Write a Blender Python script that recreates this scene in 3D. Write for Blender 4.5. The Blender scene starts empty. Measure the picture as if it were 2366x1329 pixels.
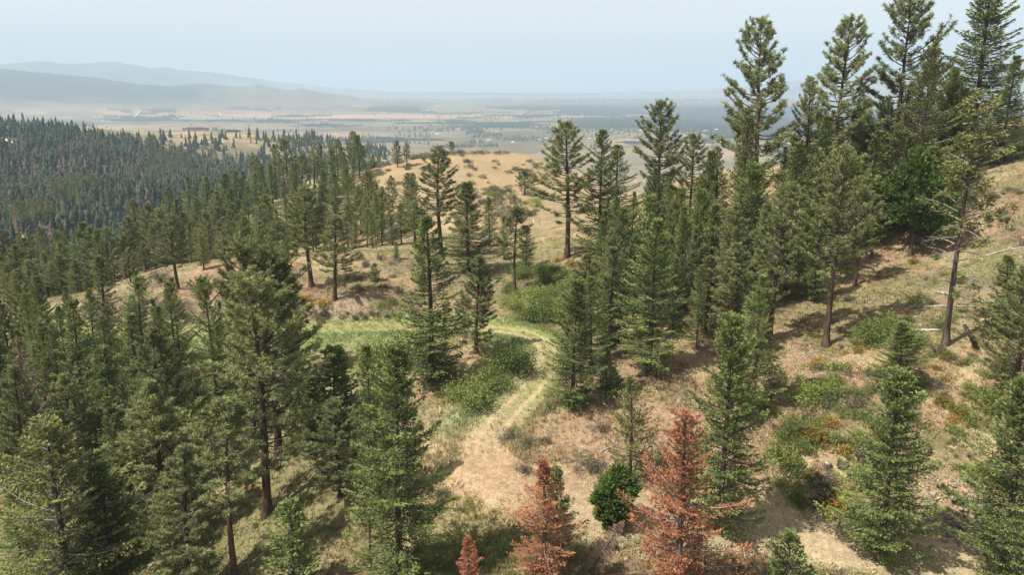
import bpy, math, random
import numpy as np
from mathutils import Vector

# ---------------------------------------------------------------- camera, world, sun, exposure
scene = bpy.context.scene
COL = scene.collection
PITCH = math.radians(11.0)
V0 = 206.3 + 1577.0 * math.tan(PITCH)   # row of the optical axis in the photograph
FPX = 1577.0                      # focal length in pixels of the 2366 px wide photograph
cam_data = bpy.data.cameras.new('camera')
cam_data.lens = 24.0
cam_data.sensor_width = 36.0
cam_data.shift_y = -(664.5 - V0) / 2366.0
cam_data.clip_start = 0.5
cam_data.clip_end = 120000.0
cam = bpy.data.objects.new('camera', cam_data)
COL.objects.link(cam)
cam.location = (0, 0, 0)
cam.rotation_euler = (math.radians(90) - PITCH, 0, 0)
scene.camera = cam

SUN_EL = math.radians(57.0)
SUN_AZ = math.radians(-112.0)     # measured from +Y towards +X: the sun stands left of and a little behind the camera
world = bpy.data.worlds.new('World')
scene.world = world
world.use_nodes = True
wn = world.node_tree
wn.nodes.clear()
sky = wn.nodes.new('ShaderNodeTexSky')
sky.sky_type = 'NISHITA'
sky.sun_disc = False
sky.sun_elevation = SUN_EL
sky.sun_rotation = SUN_AZ
sky.altitude = 1200
sky.air_density = 1.0
sky.dust_density = 4.0
sky.ozone_density = 1.5
bg = wn.nodes.new('ShaderNodeBackground')
bg.inputs['Strength'].default_value = 0.105
wo = wn.nodes.new('ShaderNodeOutputWorld')
hs = wn.nodes.new('ShaderNodeHueSaturation')     # smoke-dulled sky
hs.inputs['Saturation'].default_value = 0.06
wn.links.new(sky.outputs[0], hs.inputs['Color'])
wn.links.new(hs.outputs[0], bg.inputs[0])
wn.links.new(bg.outputs[0], wo.inputs[0])

sun_data = bpy.data.lights.new('sun', 'SUN')
sun_data.energy = 4.8
sun_data.angle = math.radians(0.6)
sun_data.color = (1.0, 0.93, 0.83)
sun = bpy.data.objects.new('sun', sun_data)
COL.objects.link(sun)
SUN_DIR = Vector((math.sin(SUN_AZ) * math.cos(SUN_EL), math.cos(SUN_AZ) * math.cos(SUN_EL), math.sin(SUN_EL)))
sun.rotation_euler = SUN_DIR.to_track_quat('Z', 'Y').to_euler()
sun.location = (-200, -80, 250)

scene.view_settings.view_transform = 'Standard'
scene.view_settings.look = 'None'
scene.view_settings.exposure = 0.72
scene.view_settings.gamma = 1.0
scene.view_settings.use_curve_mapping = False
scene.cycles.max_bounces = 6
scene.cycles.diffuse_bounces = 3
scene.cycles.glossy_bounces = 1
scene.cycles.transmission_bounces = 4
scene.cycles.transparent_max_bounces = 8
scene.cycles.volume_bounces = 2
scene.cycles.use_denoising = True
HAZE_DENSITY = 0.000140

# ---------------------------------------------------------------- helpers: numbers and noise
CP, SP = math.cos(PITCH), math.sin(PITCH)
def at(u, v, Y):
    """photo pixel and forward distance -> point"""
    xc = (u - 1183.0) / FPX; yc = (V0 - v) / FPX
    k = Y / (CP + yc * SP)
    return np.array([xc * k, Y, (-SP + yc * CP) * k])

def project(x, y, z):
    d = y * CP - z * SP
    return 1183.0 + FPX * x / d, V0 - FPX * (y * SP + z * CP) / d

def hash2(ix, iy, seed):
    h = (ix.astype(np.int64) * 374761393 + iy.astype(np.int64) * 668265263 + seed * 1442695041) & 0xffffffff
    h = ((h ^ (h >> 13)) * 1274126177) & 0xffffffff
    h = (h ^ (h >> 16)) & 0xffffffff
    return h.astype(np.float64) / 4294967295.0

def vnoise(x, y, seed=0):
    x = np.asarray(x, float); y = np.asarray(y, float)
    ix = np.floor(x); iy = np.floor(y)
    fx = x - ix; fy = y - iy
    fx = fx * fx * fx * (fx * (fx * 6 - 15) + 10); fy = fy * fy * fy * (fy * (fy * 6 - 15) + 10)
    a = hash2(ix, iy, seed); b = hash2(ix + 1, iy, seed); c = hash2(ix, iy + 1, seed); d = hash2(ix + 1, iy + 1, seed)
    return (a * (1 - fx) + b * fx) * (1 - fy) + (c * (1 - fx) + d * fx) * fy

def fbm(x, y, seed=0, oct=4):
    s = 0.0; a = 0.5; t = 0.0
    for o in range(oct):
        s = s + a * vnoise(x * 2 ** o + 17.3 * o, y * 2 ** o - 9.1 * o, seed + o); t += a; a *= 0.5
    return s / t

def sstep(e0, e1, x):
    t = np.clip((x - e0) / (e1 - e0), 0, 1)
    return t * t * (3 - 2 * t)

# ---------------------------------------------------------------- helpers: objects
def tag(o, label=None, cat=None, group=None, kind=None):
    if label: o['label'] = label
    if cat: o['category'] = cat
    if group: o['group'] = group
    if kind: o['kind'] = kind
    return o

def link(name, mesh, parent=None, loc=(0, 0, 0)):
    o = bpy.data.objects.new(name, mesh)
    COL.objects.link(o)
    o.location = loc
    if parent: o.parent = parent
    return o

def mesh_np(name, verts, faces, mat, smooth=False, col=None):
    """verts (n,3), faces (m,k) of one size k"""
    verts = np.ascontiguousarray(verts, np.float32); faces = np.ascontiguousarray(faces, np.int32)
    me = bpy.data.meshes.new(name)
    k = faces.shape[1]; m = faces.shape[0]
    me.vertices.add(len(verts)); me.vertices.foreach_set('co', verts.ravel())
    me.loops.add(m * k); me.loops.foreach_set('vertex_index', faces.ravel())
    me.polygons.add(m)
    me.polygons.foreach_set('loop_start', np.arange(0, m * k, k, dtype=np.int32))
    if smooth: me.polygons.foreach_set('use_smooth', np.ones(m, bool))
    if col is not None:
        at_ = me.attributes.new('tint', 'FLOAT_COLOR', 'POINT')
        c = np.ones((len(verts), 4), np.float32); c[:, :3] = col
        at_.data.foreach_set('color', c.ravel())
    me.update(calc_edges=True)
    if mat: me.materials.append(mat)
    return me

class Geo:
    """collects quads; build() makes one mesh"""
    def __init__(s): s.v = []; s.f = []; s.c = []; s.n = 0
    def add(s, v, f, c=None):
        v = np.asarray(v, float); f = np.asarray(f, int)
        s.v.append(v); s.f.append(f + s.n); s.n += len(v)
        if c is None: c = np.ones((len(v), 3))
        c = np.asarray(c, float)
        if c.ndim == 1: c = np.tile(c, (len(v), 1))
        s.c.append(c)
    def build(s, name, mat, smooth=False):
        return mesh_np(name, np.concatenate(s.v), np.concatenate(s.f), mat, smooth, np.concatenate(s.c))
    def tube(s, pts, rad, k=6, c=None, cap=True):
        pts = np.asarray(pts, float); n = len(pts)
        rad = np.asarray(rad, float) * np.ones(n)
        t = np.gradient(pts, axis=0); t /= np.linalg.norm(t, axis=1)[:, None] + 1e-9
        ref = np.where(np.abs(t[:, 2:3]) > 0.9, np.array([[1.0, 0, 0]]), np.array([[0, 0, 1.0]]))
        a = np.cross(t, ref); a /= np.linalg.norm(a, axis=1)[:, None] + 1e-9
        b = np.cross(t, a)
        th = np.arange(k) * 2 * math.pi / k
        v = pts[:, None, :] + rad[:, None, None] * (np.cos(th)[None, :, None] * a[:, None, :] + np.sin(th)[None, :, None] * b[:, None, :])
        v = v.reshape(-1, 3)
        i = np.arange(n - 1)[:, None] * k; j = np.arange(k)[None, :]; j2 = (j + 1) % k
        f = np.stack([i + j, i + j2, i + k + j2, i + k + j], -1).reshape(-1, 4)
        if cap:
            v = np.concatenate([v, pts[:1], pts[-1:]])
            c0 = n * k; c1 = n * k + 1
            jj = np.arange(0, k - 1, 2)
            f0 = np.stack([np.full_like(jj, c0), (jj + 2) % k, jj + 1, jj], -1)
            f1 = np.stack([np.full_like(jj, c1), (n - 1) * k + jj, (n - 1) * k + jj + 1, (n - 1) * k + (jj + 2) % k], -1)
            f = np.concatenate([f, f0, f1])
        s.add(v, f, c)
    def box(s, lo, hi, c=None, rot=0.0, org=(0, 0, 0)):
        x0, y0, z0 = lo; x1, y1, z1 = hi
        v = np.array([[x0, y0, z0], [x1, y0, z0], [x1, y1, z0], [x0, y1, z0], [x0, y0, z1], [x1, y0, z1], [x1, y1, z1], [x0, y1, z1]], float)
        ca, sa = math.cos(rot), math.sin(rot)
        v = np.stack([v[:, 0] * ca - v[:, 1] * sa, v[:, 0] * sa + v[:, 1] * ca, v[:, 2]], -1) + np.array(org)
        s.add(v, [[0, 3, 2, 1], [4, 5, 6, 7], [0, 1, 5, 4], [1, 2, 6, 5], [2, 3, 7, 6], [3, 0, 4, 7]], c)
    def leaves(s, P, D, L, W, rng, c=None, flat=None):
        """diamond sprays: base P, unit direction D, length L, width W"""
        n = len(P)
        R = rng.normal(size=(n, 3))
        if flat is not None:  # side vector kept near horizontal
            R = np.cross(D, np.array([0, 0, 1.0]) + flat * rng.normal(size=(n, 3)))
        else:
            R = np.cross(D, R)
        R /= np.linalg.norm(R, axis=1)[:, None] + 1e-9
        L = (np.ones(n) * L)[:, None]; W = (np.ones(n) * W)[:, None]
        M = P + D * L * 0.45
        v = np.stack([P, M + R * W * 0.5, P + D * L, M - R * W * 0.5], 1).reshape(-1, 3)
        f = np.arange(4 * n).reshape(-1, 4)
        if c is None: c = np.ones((n, 3))
        s.add(v, f, np.repeat(c, 4, axis=0))

# ---------------------------------------------------------------- materials
def principled(name, rough=0.8, spec=0.2):
    m = bpy.data.materials.new(name); m.use_nodes = True
    nt = m.node_tree; b = nt.nodes['Principled BSDF']
    b.inputs['Roughness'].default_value = rough
    b.inputs['Specular IOR Level'].default_value = spec
    return m, nt, b

def foliage(name, c_lo, c_hi, hue_var=0.35, trans=0.25, dead=False):
    """colour runs between two greens by per-leaf tint and by tree"""
    m, nt, b = principled(name, 0.62, 0.25)
    N = nt.nodes.new; L = nt.links.new
    att = N('ShaderNodeAttribute'); att.attribute_name = 'tint'
    sep = N('ShaderNodeSeparateColor'); L(att.outputs['Color'], sep.inputs[0])
    oi = N('ShaderNodeObjectInfo')
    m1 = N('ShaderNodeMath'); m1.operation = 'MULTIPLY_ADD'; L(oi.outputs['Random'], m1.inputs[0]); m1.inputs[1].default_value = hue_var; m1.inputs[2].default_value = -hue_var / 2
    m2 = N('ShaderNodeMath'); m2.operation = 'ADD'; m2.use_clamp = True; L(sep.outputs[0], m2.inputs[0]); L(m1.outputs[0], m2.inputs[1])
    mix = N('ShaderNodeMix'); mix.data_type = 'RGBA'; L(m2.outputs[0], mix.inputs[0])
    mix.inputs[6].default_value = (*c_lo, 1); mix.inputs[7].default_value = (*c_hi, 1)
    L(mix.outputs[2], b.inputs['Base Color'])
    tr = N('ShaderNodeBsdfTranslucent'); L(mix.outputs[2], tr.inputs['Color'])
    ms = N('ShaderNodeMixShader'); ms.inputs[0].default_value = trans
    L(b.outputs[0], ms.inputs[1]); L(tr.outputs[0], ms.inputs[2])
    L(ms.outputs[0], nt.nodes['Material Output'].inputs['Surface'])
    return m

def woody(name, c1, c2, scale=4.0, stretch=0.25):
    m, nt, b = principled(name, 0.85, 0.15)
    N = nt.nodes.new; L = nt.links.new
    tc = N('ShaderNodeTexCoord'); mp = N('ShaderNodeMapping'); mp.inputs['Scale'].default_value = (1, 1, stretch)
    L(tc.outputs['Object'], mp.inputs[0])
    no = N('ShaderNodeTexNoise'); no.inputs['Scale'].default_value = scale; no.inputs['Detail'].default_value = 4
    L(mp.outputs[0], no.inputs['Vector'])
    cr = N('ShaderNodeValToRGB'); cr.color_ramp.elements[0].position = 0.35; cr.color_ramp.elements[1].position = 0.7
    cr.color_ramp.elements[0].color = (*c1, 1); cr.color_ramp.elements[1].color = (*c2, 1)
    L(no.outputs[0], cr.inputs[0]); L(cr.outputs[0], b.inputs['Base Color'])
    bp = N('ShaderNodeBump'); bp.inputs['Strength'].default_value = 0.6; bp.inputs['Distance'].default_value = 0.05
    L(no.outputs[0], bp.inputs['Height']); L(bp.outputs[0], b.inputs['Normal'])
    return m

def plain(name, c, rough=0.7):
    m, nt, b = principled(name, rough)
    N = nt.nodes.new; L = nt.links.new
    no = N('ShaderNodeTexNoise'); no.inputs['Scale'].default_value = 1.5; no.inputs['Detail'].default_value = 3
    tc = N('ShaderNodeTexCoord'); L(tc.outputs['Object'], no.inputs['Vector'])
    mix = N('ShaderNodeMix'); mix.data_type = 'RGBA'; L(no.outputs[0], mix.inputs[0])
    mix.inputs[6].default_value = (*[k * 0.75 for k in c], 1); mix.inputs[7].default_value = (*[min(1, k * 1.2) for k in c], 1)
    L(mix.outputs[2], b.inputs['Base Color'])
    return m

M = {}
M['fir'] = foliage('fir_needles', (0.028, 0.050, 0.016), (0.235, 0.285, 0.088), 0.3, 0.18)
M['fir_olive'] = foliage('olive_fir_needles', (0.040, 0.054, 0.014), (0.235, 0.245, 0.078), 0.3, 0.14)
M['pine'] = foliage('pine_needles', (0.050, 0.066, 0.024), (0.350, 0.375, 0.150), 0.35, 0.22)
M['dead'] = foliage('dead_needles', (0.12, 0.055, 0.034), (0.50, 0.200, 0.100), 0.3, 0.22)
M['snag'] = foliage('dead_brown_needles', (0.12, 0.07, 0.045), (0.30, 0.19, 0.13), 0.15, 0.1)
M['juniper'] = foliage('juniper_scales', (0.018, 0.038, 0.010), (0.120, 0.185, 0.040), 0.1)
M['leaf'] = foliage('shrub_leaves', (0.055, 0.090, 0.022), (0.28, 0.33, 0.09), 0.8, 0.35)
M['leaf_gold'] = foliage('yellowing_leaves', (0.13, 0.12, 0.025), (0.42, 0.26, 0.05), 0.9, 0.3)
M['sage'] = foliage('sagebrush_leaves', (0.075, 0.075, 0.045), (0.20, 0.185, 0.12), 0.7, 0.15)
M['bark'] = woody('grey_brown_bark', (0.045, 0.034, 0.027), (0.15, 0.115, 0.09))
M['bark_red'] = woody('ponderosa_bark', (0.040, 0.028, 0.022), (0.15, 0.095, 0.068))
M['deadwood'] = woody('weathered_wood', (0.22, 0.20, 0.18), (0.52, 0.49, 0.45))
M['limb'] = woody('dark_limb_bark', (0.045, 0.038, 0.032), (0.13, 0.11, 0.09))
M['limb_grey'] = woody('grey_dead_limb', (0.16, 0.14, 0.125), (0.34, 0.31, 0.28))
# ---------------------------------------------------------------- terrain: height field from surveyed points
CPTS = [  # photo pixel (u, v) and forward distance Y of points of bare ground
 # foreground and road right
 (2366,1329,37.0),(2000,1329,37.3),(1500,1329,37.5),(1100,1329,38.0),(860,1320,39.5),(600,1329,43),(300,1329,50),(0,1329,54),
 (2300,1290,38.8),(1900,1235,42.0),(1600,1200,43.4),(1300,1150,45.8),
 (2300,1100,43.6),(2366,1180,41.0),(2100,1120,44.5),(1850,1050,48.2),(2100,950,50.5),(2330,950,49.5),(1900,900,55),(2150,850,55),(2366,820,55),
 (2270,800,57),(1940,815,62),(2366,700,62),(2050,700,70),(2250,640,71),(2100,592,84),(2250,540,83),(2366,520,79),(2010,560,90),(2366,400,92),(2366,272,116),(2250,330,112),
 (1975,660,78),(1825,700,76),(1517,870,62.5),(1650,830,66),(1325,935,58.5),(1450,900,61),(1400,1000,54),(1500,1050,50),(1450,1120,47),(1700,1000,52),(1700,1150,45.5),
 (1220,1080,49.5),
 # road up the middle
 (1100,1050,52.0),(1040,1000,56),(1160,930,61.5),(1250,850,69),(1265,790,78),(1180,757,85),(1000,755,88),(800,755,90),(600,760,90.5),(400,775,88),(200,765,91),(60,740,96),
 # bank and slope above the far road
 (1300,750,88),(1300,700,94),(1200,690,99),(1100,700,95),(900,700,94),(720,660,103),(860,640,104),(600,680,98),(400,693,95),(430,640,110),(230,705,100),(60,700,104),
 (900,575,128),(780,580,124),(640,590,122),(500,600,120),(380,615,122),(1050,590,122),(1315,583,110),(1400,600,105),(1450,560,112),(1200,600,117),
 (1220,540,150),(1260,508,172),(1380,480,165),(1500,560,105),(1600,520,103),(1550,450,150),(1640,398,172),(1480,480,140),(1750,520,100),(1900,450,108),
 # hollow behind the near slope, where tree feet hide
 (950,560,150),(800,572,158),(600,600,160),(400,640,150),(200,690,130),(60,730,118),
 # dome hill
 (1100,450,205),(900,460,198),(1200,400,230),(1000,400,225),(1100,356,255),(950,364,250),(1250,366,252),(1180,352,262),(1050,350,262),(860,388,236),(1350,430,225),(1400,470,200),
 (740,432,222),(600,470,208),(450,520,192),(300,590,170),(150,640,158),(0,670,150),
 # below the road, falling to the left
 (900,860,72),(1000,940,63),(800,860,76),(600,860,78),(400,860,79),(200,880,80),(0,900,82),(960,1000,59),(850,1060,54),(750,1150,49.5),(620,1190,51.5),(700,1000,63),(500,1060,62),(300,1060,66),(100,1060,70),(0,1200,62),(450,1200,55),(650,1100,56),(300,1180,57),
]
LOW = [ # (u, forward distance, height) of ground the ridge hides or of the lands beyond
 (0,230,-72),(300,250,-75),(600,290,-72),(850,310,-62),(1100,340,-62),(1400,300,-60),(1640,260,-55),(2000,240,-50),(2366,220,-30),
 (0,330,-108),(250,370,-108),(450,430,-110),(700,520,-112),(900,560,-105),(1200,520,-110),(1600,480,-110),(2100,450,-100),(2366,420,-90),
 (0,560,-92),(200,620,-92),(400,700,-94),(550,820,-98),(700,800,-104),
 (0,850,-42),(120,860,-46),(250,900,-54),(380,1000,-62),(480,1080,-62),(600,1100,-67),(700,1100,-74),(800,1100,-84),(950,1050,-104),
 (0,1100,-95),(250,1200,-110),(500,1350,-115),(700,1350,-120),(1000,1200,-128),(1300,900,-130),(1700,900,-135),(2200,800,-130),
 (0,1700,-190),(600,1800,-195),(1200,1800,-185),(1700,1700,-190),(2366,1500,-190),
]
# the left forest slope seen face on
CPTS += [(20,562,335),(0,470,470),(0,380,640),(200,560,370),(200,450,520),(200,380,680),(350,450,560),(350,400,700),(500,440,640),(600,400,800),(700,385,880)]

def _ctrl():
    P = [at(*c) for c in CPTS]
    for u, Y, z in LOW:
        x = (u - 1183.0) / FPX
        # forward distance known: pixel column for that height
        d = Y * CP - z * SP
        P.append(np.array([x * d, Y, z]))
    return np.array(P)
CTRL = _ctrl()
def _rb(x, y):
    r = np.hypot(x, y); a = np.arctan2(x, y)
    return np.clip(a, -0.72, 0.72) * 1.6, np.log(np.maximum(r, 30.0)), r
def _fit():
    a, b, r = _rb(CTRL[:, 0], CTRL[:, 1])
    n = len(a)
    K = np.sqrt((a[:, None] - a) ** 2 + (b[:, None] - b) ** 2 + 0.03 ** 2)
    A = np.zeros((n + 3, n + 3)); A[:n, :n] = K - 0.004 * np.eye(n)
    A[:n, n] = 1; A[:n, n + 1] = a; A[:n, n + 2] = b; A[n:, :n] = A[:n, n:].T
    rhs = np.zeros(n + 3); rhs[:n] = CTRL[:, 2] / r
    return a, b, np.linalg.solve(A, rhs)
_CA, _CB, _CW = _fit()

# road centre line from photo pixels on the road and heights
ROADPX = [(2700,1345,36.5),(2300,1290,38.8),(2000,1262,40.4),(1750,1225,42.2),(1500,1190,43.6),(1300,1150,45.8),(1180,1100,48.6),(1118,1045,52.3),(1158,968,58.2),(1215,910,63.2),(1256,855,69.0),(1266,810,74.5),(1215,772,82.0),(1100,757,87),(1000,754,88.3),(800,757,89.8),(600,763,90),(400,775,88.5),(200,768,90.5),(60,740,96),(-200,720,104)]
_rp = np.array([at(*p) for p in ROADPX])
def _catmull(P, n=14):
    out = []
    Q = np.vstack([2 * P[0] - P[1], P, 2 * P[-1] - P[-2]])
    for i in range(1, len(Q) - 2):
        for t in np.arange(n) / n:
            a, b, c, d = Q[i - 1], Q[i], Q[i + 1], Q[i + 2]
            out.append(0.5 * ((2 * b) + (-a + c) * t + (2 * a - 5 * b + 4 * c - d) * t * t + (-a + 3 * b - 3 * c + d) * t ** 3))
    out.append(P[-1])
    return np.array(out)
ROAD = _catmull(_rp)
_rz = ROAD[:, 2].copy()
for _ in range(6):
    _rz[1:-1] = (_rz[:-2] + _rz[1:-1] * 2 + _rz[2:]) / 4
ROAD[:, 2] = _rz
def road_dist(x, y):
    """signed distance to the road centre and road height there (side by local direction)"""
    x = np.asarray(x, float); y = np.asarray(y, float)
    shp = x.shape; x = x.ravel(); y = y.ravel()
    best = np.full(x.shape, 1e9); zz = np.zeros(x.shape); sd = np.zeros(x.shape); ss = np.zeros(x.shape)
    near = (np.abs(y - 65) < 50) & (np.abs(x) < 110)
    xi, yi = x[near], y[near]
    bn = np.full(xi.shape, 1e9); zn = np.zeros(xi.shape); sn = np.zeros(xi.shape); tn = np.zeros(xi.shape)
    s0 = 0.0
    for a, b in zip(ROAD[:-1], ROAD[1:]):
        dx, dy = b[0] - a[0], b[1] - a[1]; L2 = dx * dx + dy * dy + 1e-9
        t = np.clip(((xi - a[0]) * dx + (yi - a[1]) * dy) / L2, 0, 1)
        ex = xi - a[0] - t * dx; ey = yi - a[1] - t * dy
        d = np.hypot(ex, ey); m = d < bn
        bn[m] = d[m]; zn[m] = (a[2] + t * (b[2] - a[2]))[m]
        sn[m] = np.sign(dx * ey - dy * ex)[m]; tn[m] = (s0 + t * math.sqrt(L2))[m]
        s0 += math.sqrt(L2)
    best[near] = bn; zz[near] = zn; sd[near] = sn; ss[near] = tn
    return best.reshape(shp), zz.reshape(shp), sd.reshape(shp), ss.reshape(shp)

def _interp_u(tab, a):
    us = np.array([math.atan((p[0] - 1183.0) / FPX) for p in tab]); vs = np.array([p[1] for p in tab], float)
    return np.interp(a, us, vs)
# skyline of the two mountain ranges: photo column -> row
FAR_RANGE = [(-2500,120),(-900,120),(-300,140),(0,148),(60,146),(130,143),(200,147),(260,143),(330,150),(370,158),(400,154),(450,163),(520,171),(600,182),(700,193),(790,204),(900,212),(1300,216),(1600,210),(1750,196),(1900,178),(2100,150),(2366,120),(2800,100),(5000,100)]
MID_RANGE = [(-2500,110),(-900,130),(-300,150),(0,160),(80,163),(150,170),(200,176),(260,180),(300,187),(340,192),(370,194),(410,198),(450,195),(475,194),(510,197),(545,200),(580,198),(607,194),(640,203),(680,207),(707,203),(735,209),(780,217),(850,226),(1000,232),(5000,235)]

def height(x, y):
    x = np.asarray(x, float); y = np.asarray(y, float); shp = x.shape
    x = x.ravel(); y = y.ravel()
    z = np.zeros(x.shape)
    CH = 60000
    for i in range(0, len(x), CH):
        z[i:i + CH] = _height(x[i:i + CH], y[i:i + CH])
    return z.reshape(shp)

def _height(x, y):
    a, b, r = _rb(x, y)
    n = len(_CA)
    z = np.full(x.shape, _CW[n]) + _CW[n + 1] * a + _CW[n + 2] * b
    nearm = r < 2600
    if nearm.any():
        K = np.sqrt((a[nearm][:, None] - _CA) ** 2 + (b[nearm][:, None] - _CB) ** 2 + 0.03 ** 2)
        z[nearm] += K @ _CW[:n]
    z = np.where(nearm, z * np.maximum(r, 30.0), -200.0)
    az = np.arctan2(x, y)
    # behind the camera the land evens out
    back = sstep(1.0, 2.2, np.abs(az))
    z = z * (1 - back) + back * np.clip(-34 - (r - 60) * 0.05, -200, -30)
    # valley floor
    und = (fbm(x / 2600, y / 2600, 5, 3) - 0.5) * 46 + (fbm(x / 700, y / 700, 9, 3) - 0.5) * 16
    und = und * sstep(1500, 3000, r) * (1 - sstep(9000, 16000, r) * 0.6)
    t = sstep(1300, 2300, r)
    z = z * (1 - t) + (-200.0) * t + und
    # distance-scaled relief
    nz = (fbm(x / 26, y / 26, 21, 3) - 0.5) * 1.0 * sstep(30, 150, r) + (fbm(x / 2.6, y / 2.6, 31, 3) - 0.5) * 0.35
    nz += (fbm(x / 150, y / 150, 41, 4) - 0.5) * 14 * sstep(350, 800, r) * (1 - sstep(1400, 2400, r))
    z = z + nz
    # road bench
    d, rz, side, s = road_dist(x, y)
    wob = (fbm(s / 7.0, d * 0 + 3.0, 77, 3) - 0.5) * 1.3
    k = 1 - sstep(2.1, 4.2 + wob, d)
    rutz = rz - 0.07 * np.exp(-((d - 0.85) / 0.25) ** 2) + (fbm(x / 1.2, y / 1.2, 3, 2) - 0.5) * 0.1
    z = z * (1 - k) + rutz * k
    up = (side < 0) * sstep(96, 104, s) * (1 - sstep(150, 158, s))
    w2 = (fbm(s / 3.0, d * 0 + 9.0, 79, 3) - 0.5) * 1.6
    z = z + up * 1.7 * sstep(3.3, 3.9, d + w2) * (1 - sstep(5.0, 12.0, d))
    # mountain ranges
    for tab, R0, R1, foot, seed in ((MID_RANGE, 5200.0, 7600.0, 235, 51), (FAR_RANGE, 9500.0, 13500.0, 230, 61)):
        vv = _interp_u(tab, np.clip(az, -1.2, 1.2))
        ang = np.arctan((V0 - vv) / FPX * np.cos(np.clip(az, -1.2, 1.2))) - PITCH
        # exact elevation of that pixel
        yc = (V0 - vv) / FPX; xc = np.tan(np.clip(az, -1.2, 1.2))
        hor = np.hypot(xc, CP + yc * SP)
        crest = (-SP + yc * CP) / hor * R1
        s_ = sstep(R0, R1, r) ** 1.4 * (1 - 0.85 * sstep(R1, R1 * 1.25, r))
        gul = (fbm(x / 900, y / 900, seed, 5) - 0.5) * 0.95 * s_ * (1 - s_) * 2 + (fbm(x / 420, y / 420, seed + 7, 4) - 0.5) * 0.13 * s_
        rise = (crest + 200.0)
        rise = np.maximum(rise, 0)
        z = z + np.where(r > R0, rise * (s_ + gul), 0)  if seed == 51 else np.maximum(z, -200.0 + rise * (s_ + gul))
    return z

def hz(x, y):
    return float(height(np.array([x]), np.array([y]))[0])

def ground_pixel(u, v):
    """first hit of the sight line through a photo pixel with the ground (near part)"""
    Ys = np.exp(np.linspace(math.log(28), math.log(1500), 1200))
    xc = (u - 1183.0) / FPX; yc = (V0 - v) / FPX
    k = Ys / (CP + yc * SP)
    X = xc * k; Z = (-SP + yc * CP) * k
    g = height(X, Ys)
    hit = np.where(Z <= g)[0]
    if len(hit) == 0: return None
    i = hit[0]
    if i == 0: return np.array([X[0], Ys[0], g[0]])
    d0 = Z[i - 1] - g[i - 1]; d1 = g[i] - Z[i]; t = d0 / (d0 + d1 + 1e-9)
    Y = Ys[i - 1] + (Ys[i] - Ys[i - 1]) * t
    kk = Y / (CP + yc * SP)
    return np.array([xc * kk, Y, hz(xc * kk, Y)])

# ---- land cover colours (base colours of soil, grass and woods), in plan
def inq(x, y, cx, cy, sx, sy):
    return np.exp(-((x - cx) / sx) ** 2 - ((y - cy) / sy) ** 2)
GREEN = [(600,1180,51,14,9,.5),(300,1150,61,18,9,.6),(450,1000,66,14,8,.5),(150,1250,58,16,9,.6), # (u, v, Y, radius across, radius deep, strength) patches of green grass
 (800,775,86,26,4,0.8),(820,865,76,7,4,.9),(700,830,80,14,5,.3),(300,810,84,16,4,.6),(1200,775,81,7,3,.9),(1100,960,60,8,6,.45),(1180,880,68,6,6,.5),(870,590,126,16,4,.8),(700,590,124,14,4,.6),
 (1100,1270,41,7,5,1.0),(1000,1200,44,4,3,.7),(700,1200,47,8,4,.5),(1150,1170,46,4,2,.3),(1250,680,99,9,8,.6),(1180,540,150,12,12,.35),(1550,470,145,25,22,.5),(120,735,97,9,4,.7),(2080,640,75,9,6,.45),(1900,700,73,8,6,.4),(1300,560,120,20,12,.35),(1230,480,180,14,14,.3)]
def far_slope_density(x, y, z):
    """how close the trees stand on the far side of the ravine"""
    u, v = project(x, y, z)
    n = fbm(x / 70, y / 70, 601, 4)
    vl = np.interp(u, [-100, 0, 100, 200, 300, 350, 420, 500, 600, 700], [290, 290, 300, 312, 326, 338, 366, 392, 412, 440])
    wood = sstep(-4, 12, v - vl + (n - 0.5) * 30) * (1 - sstep(560, 700, u))
    band = np.exp(-((v - (372 + (u - 400) * 0.05)) / 16.0) ** 2) * sstep(380, 450, u) * (1 - sstep(700, 800, u)) * 0.55
    lower = (1 - sstep(620, 700, u)) * sstep(385, 420, v) * 0.6
    dens = np.maximum(np.maximum(wood, band), lower) * sstep(0.30, 0.46, n + 0.25 * wood)
    sparse = (0.05 + 0.25 * sstep(0.5, 0.62, fbm(x / 45, y / 45, 603, 3))) * (u > 330) * (u < 900) * (v > 318)
    return np.clip(np.maximum(dens, sparse), 0, 1), u, v
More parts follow.
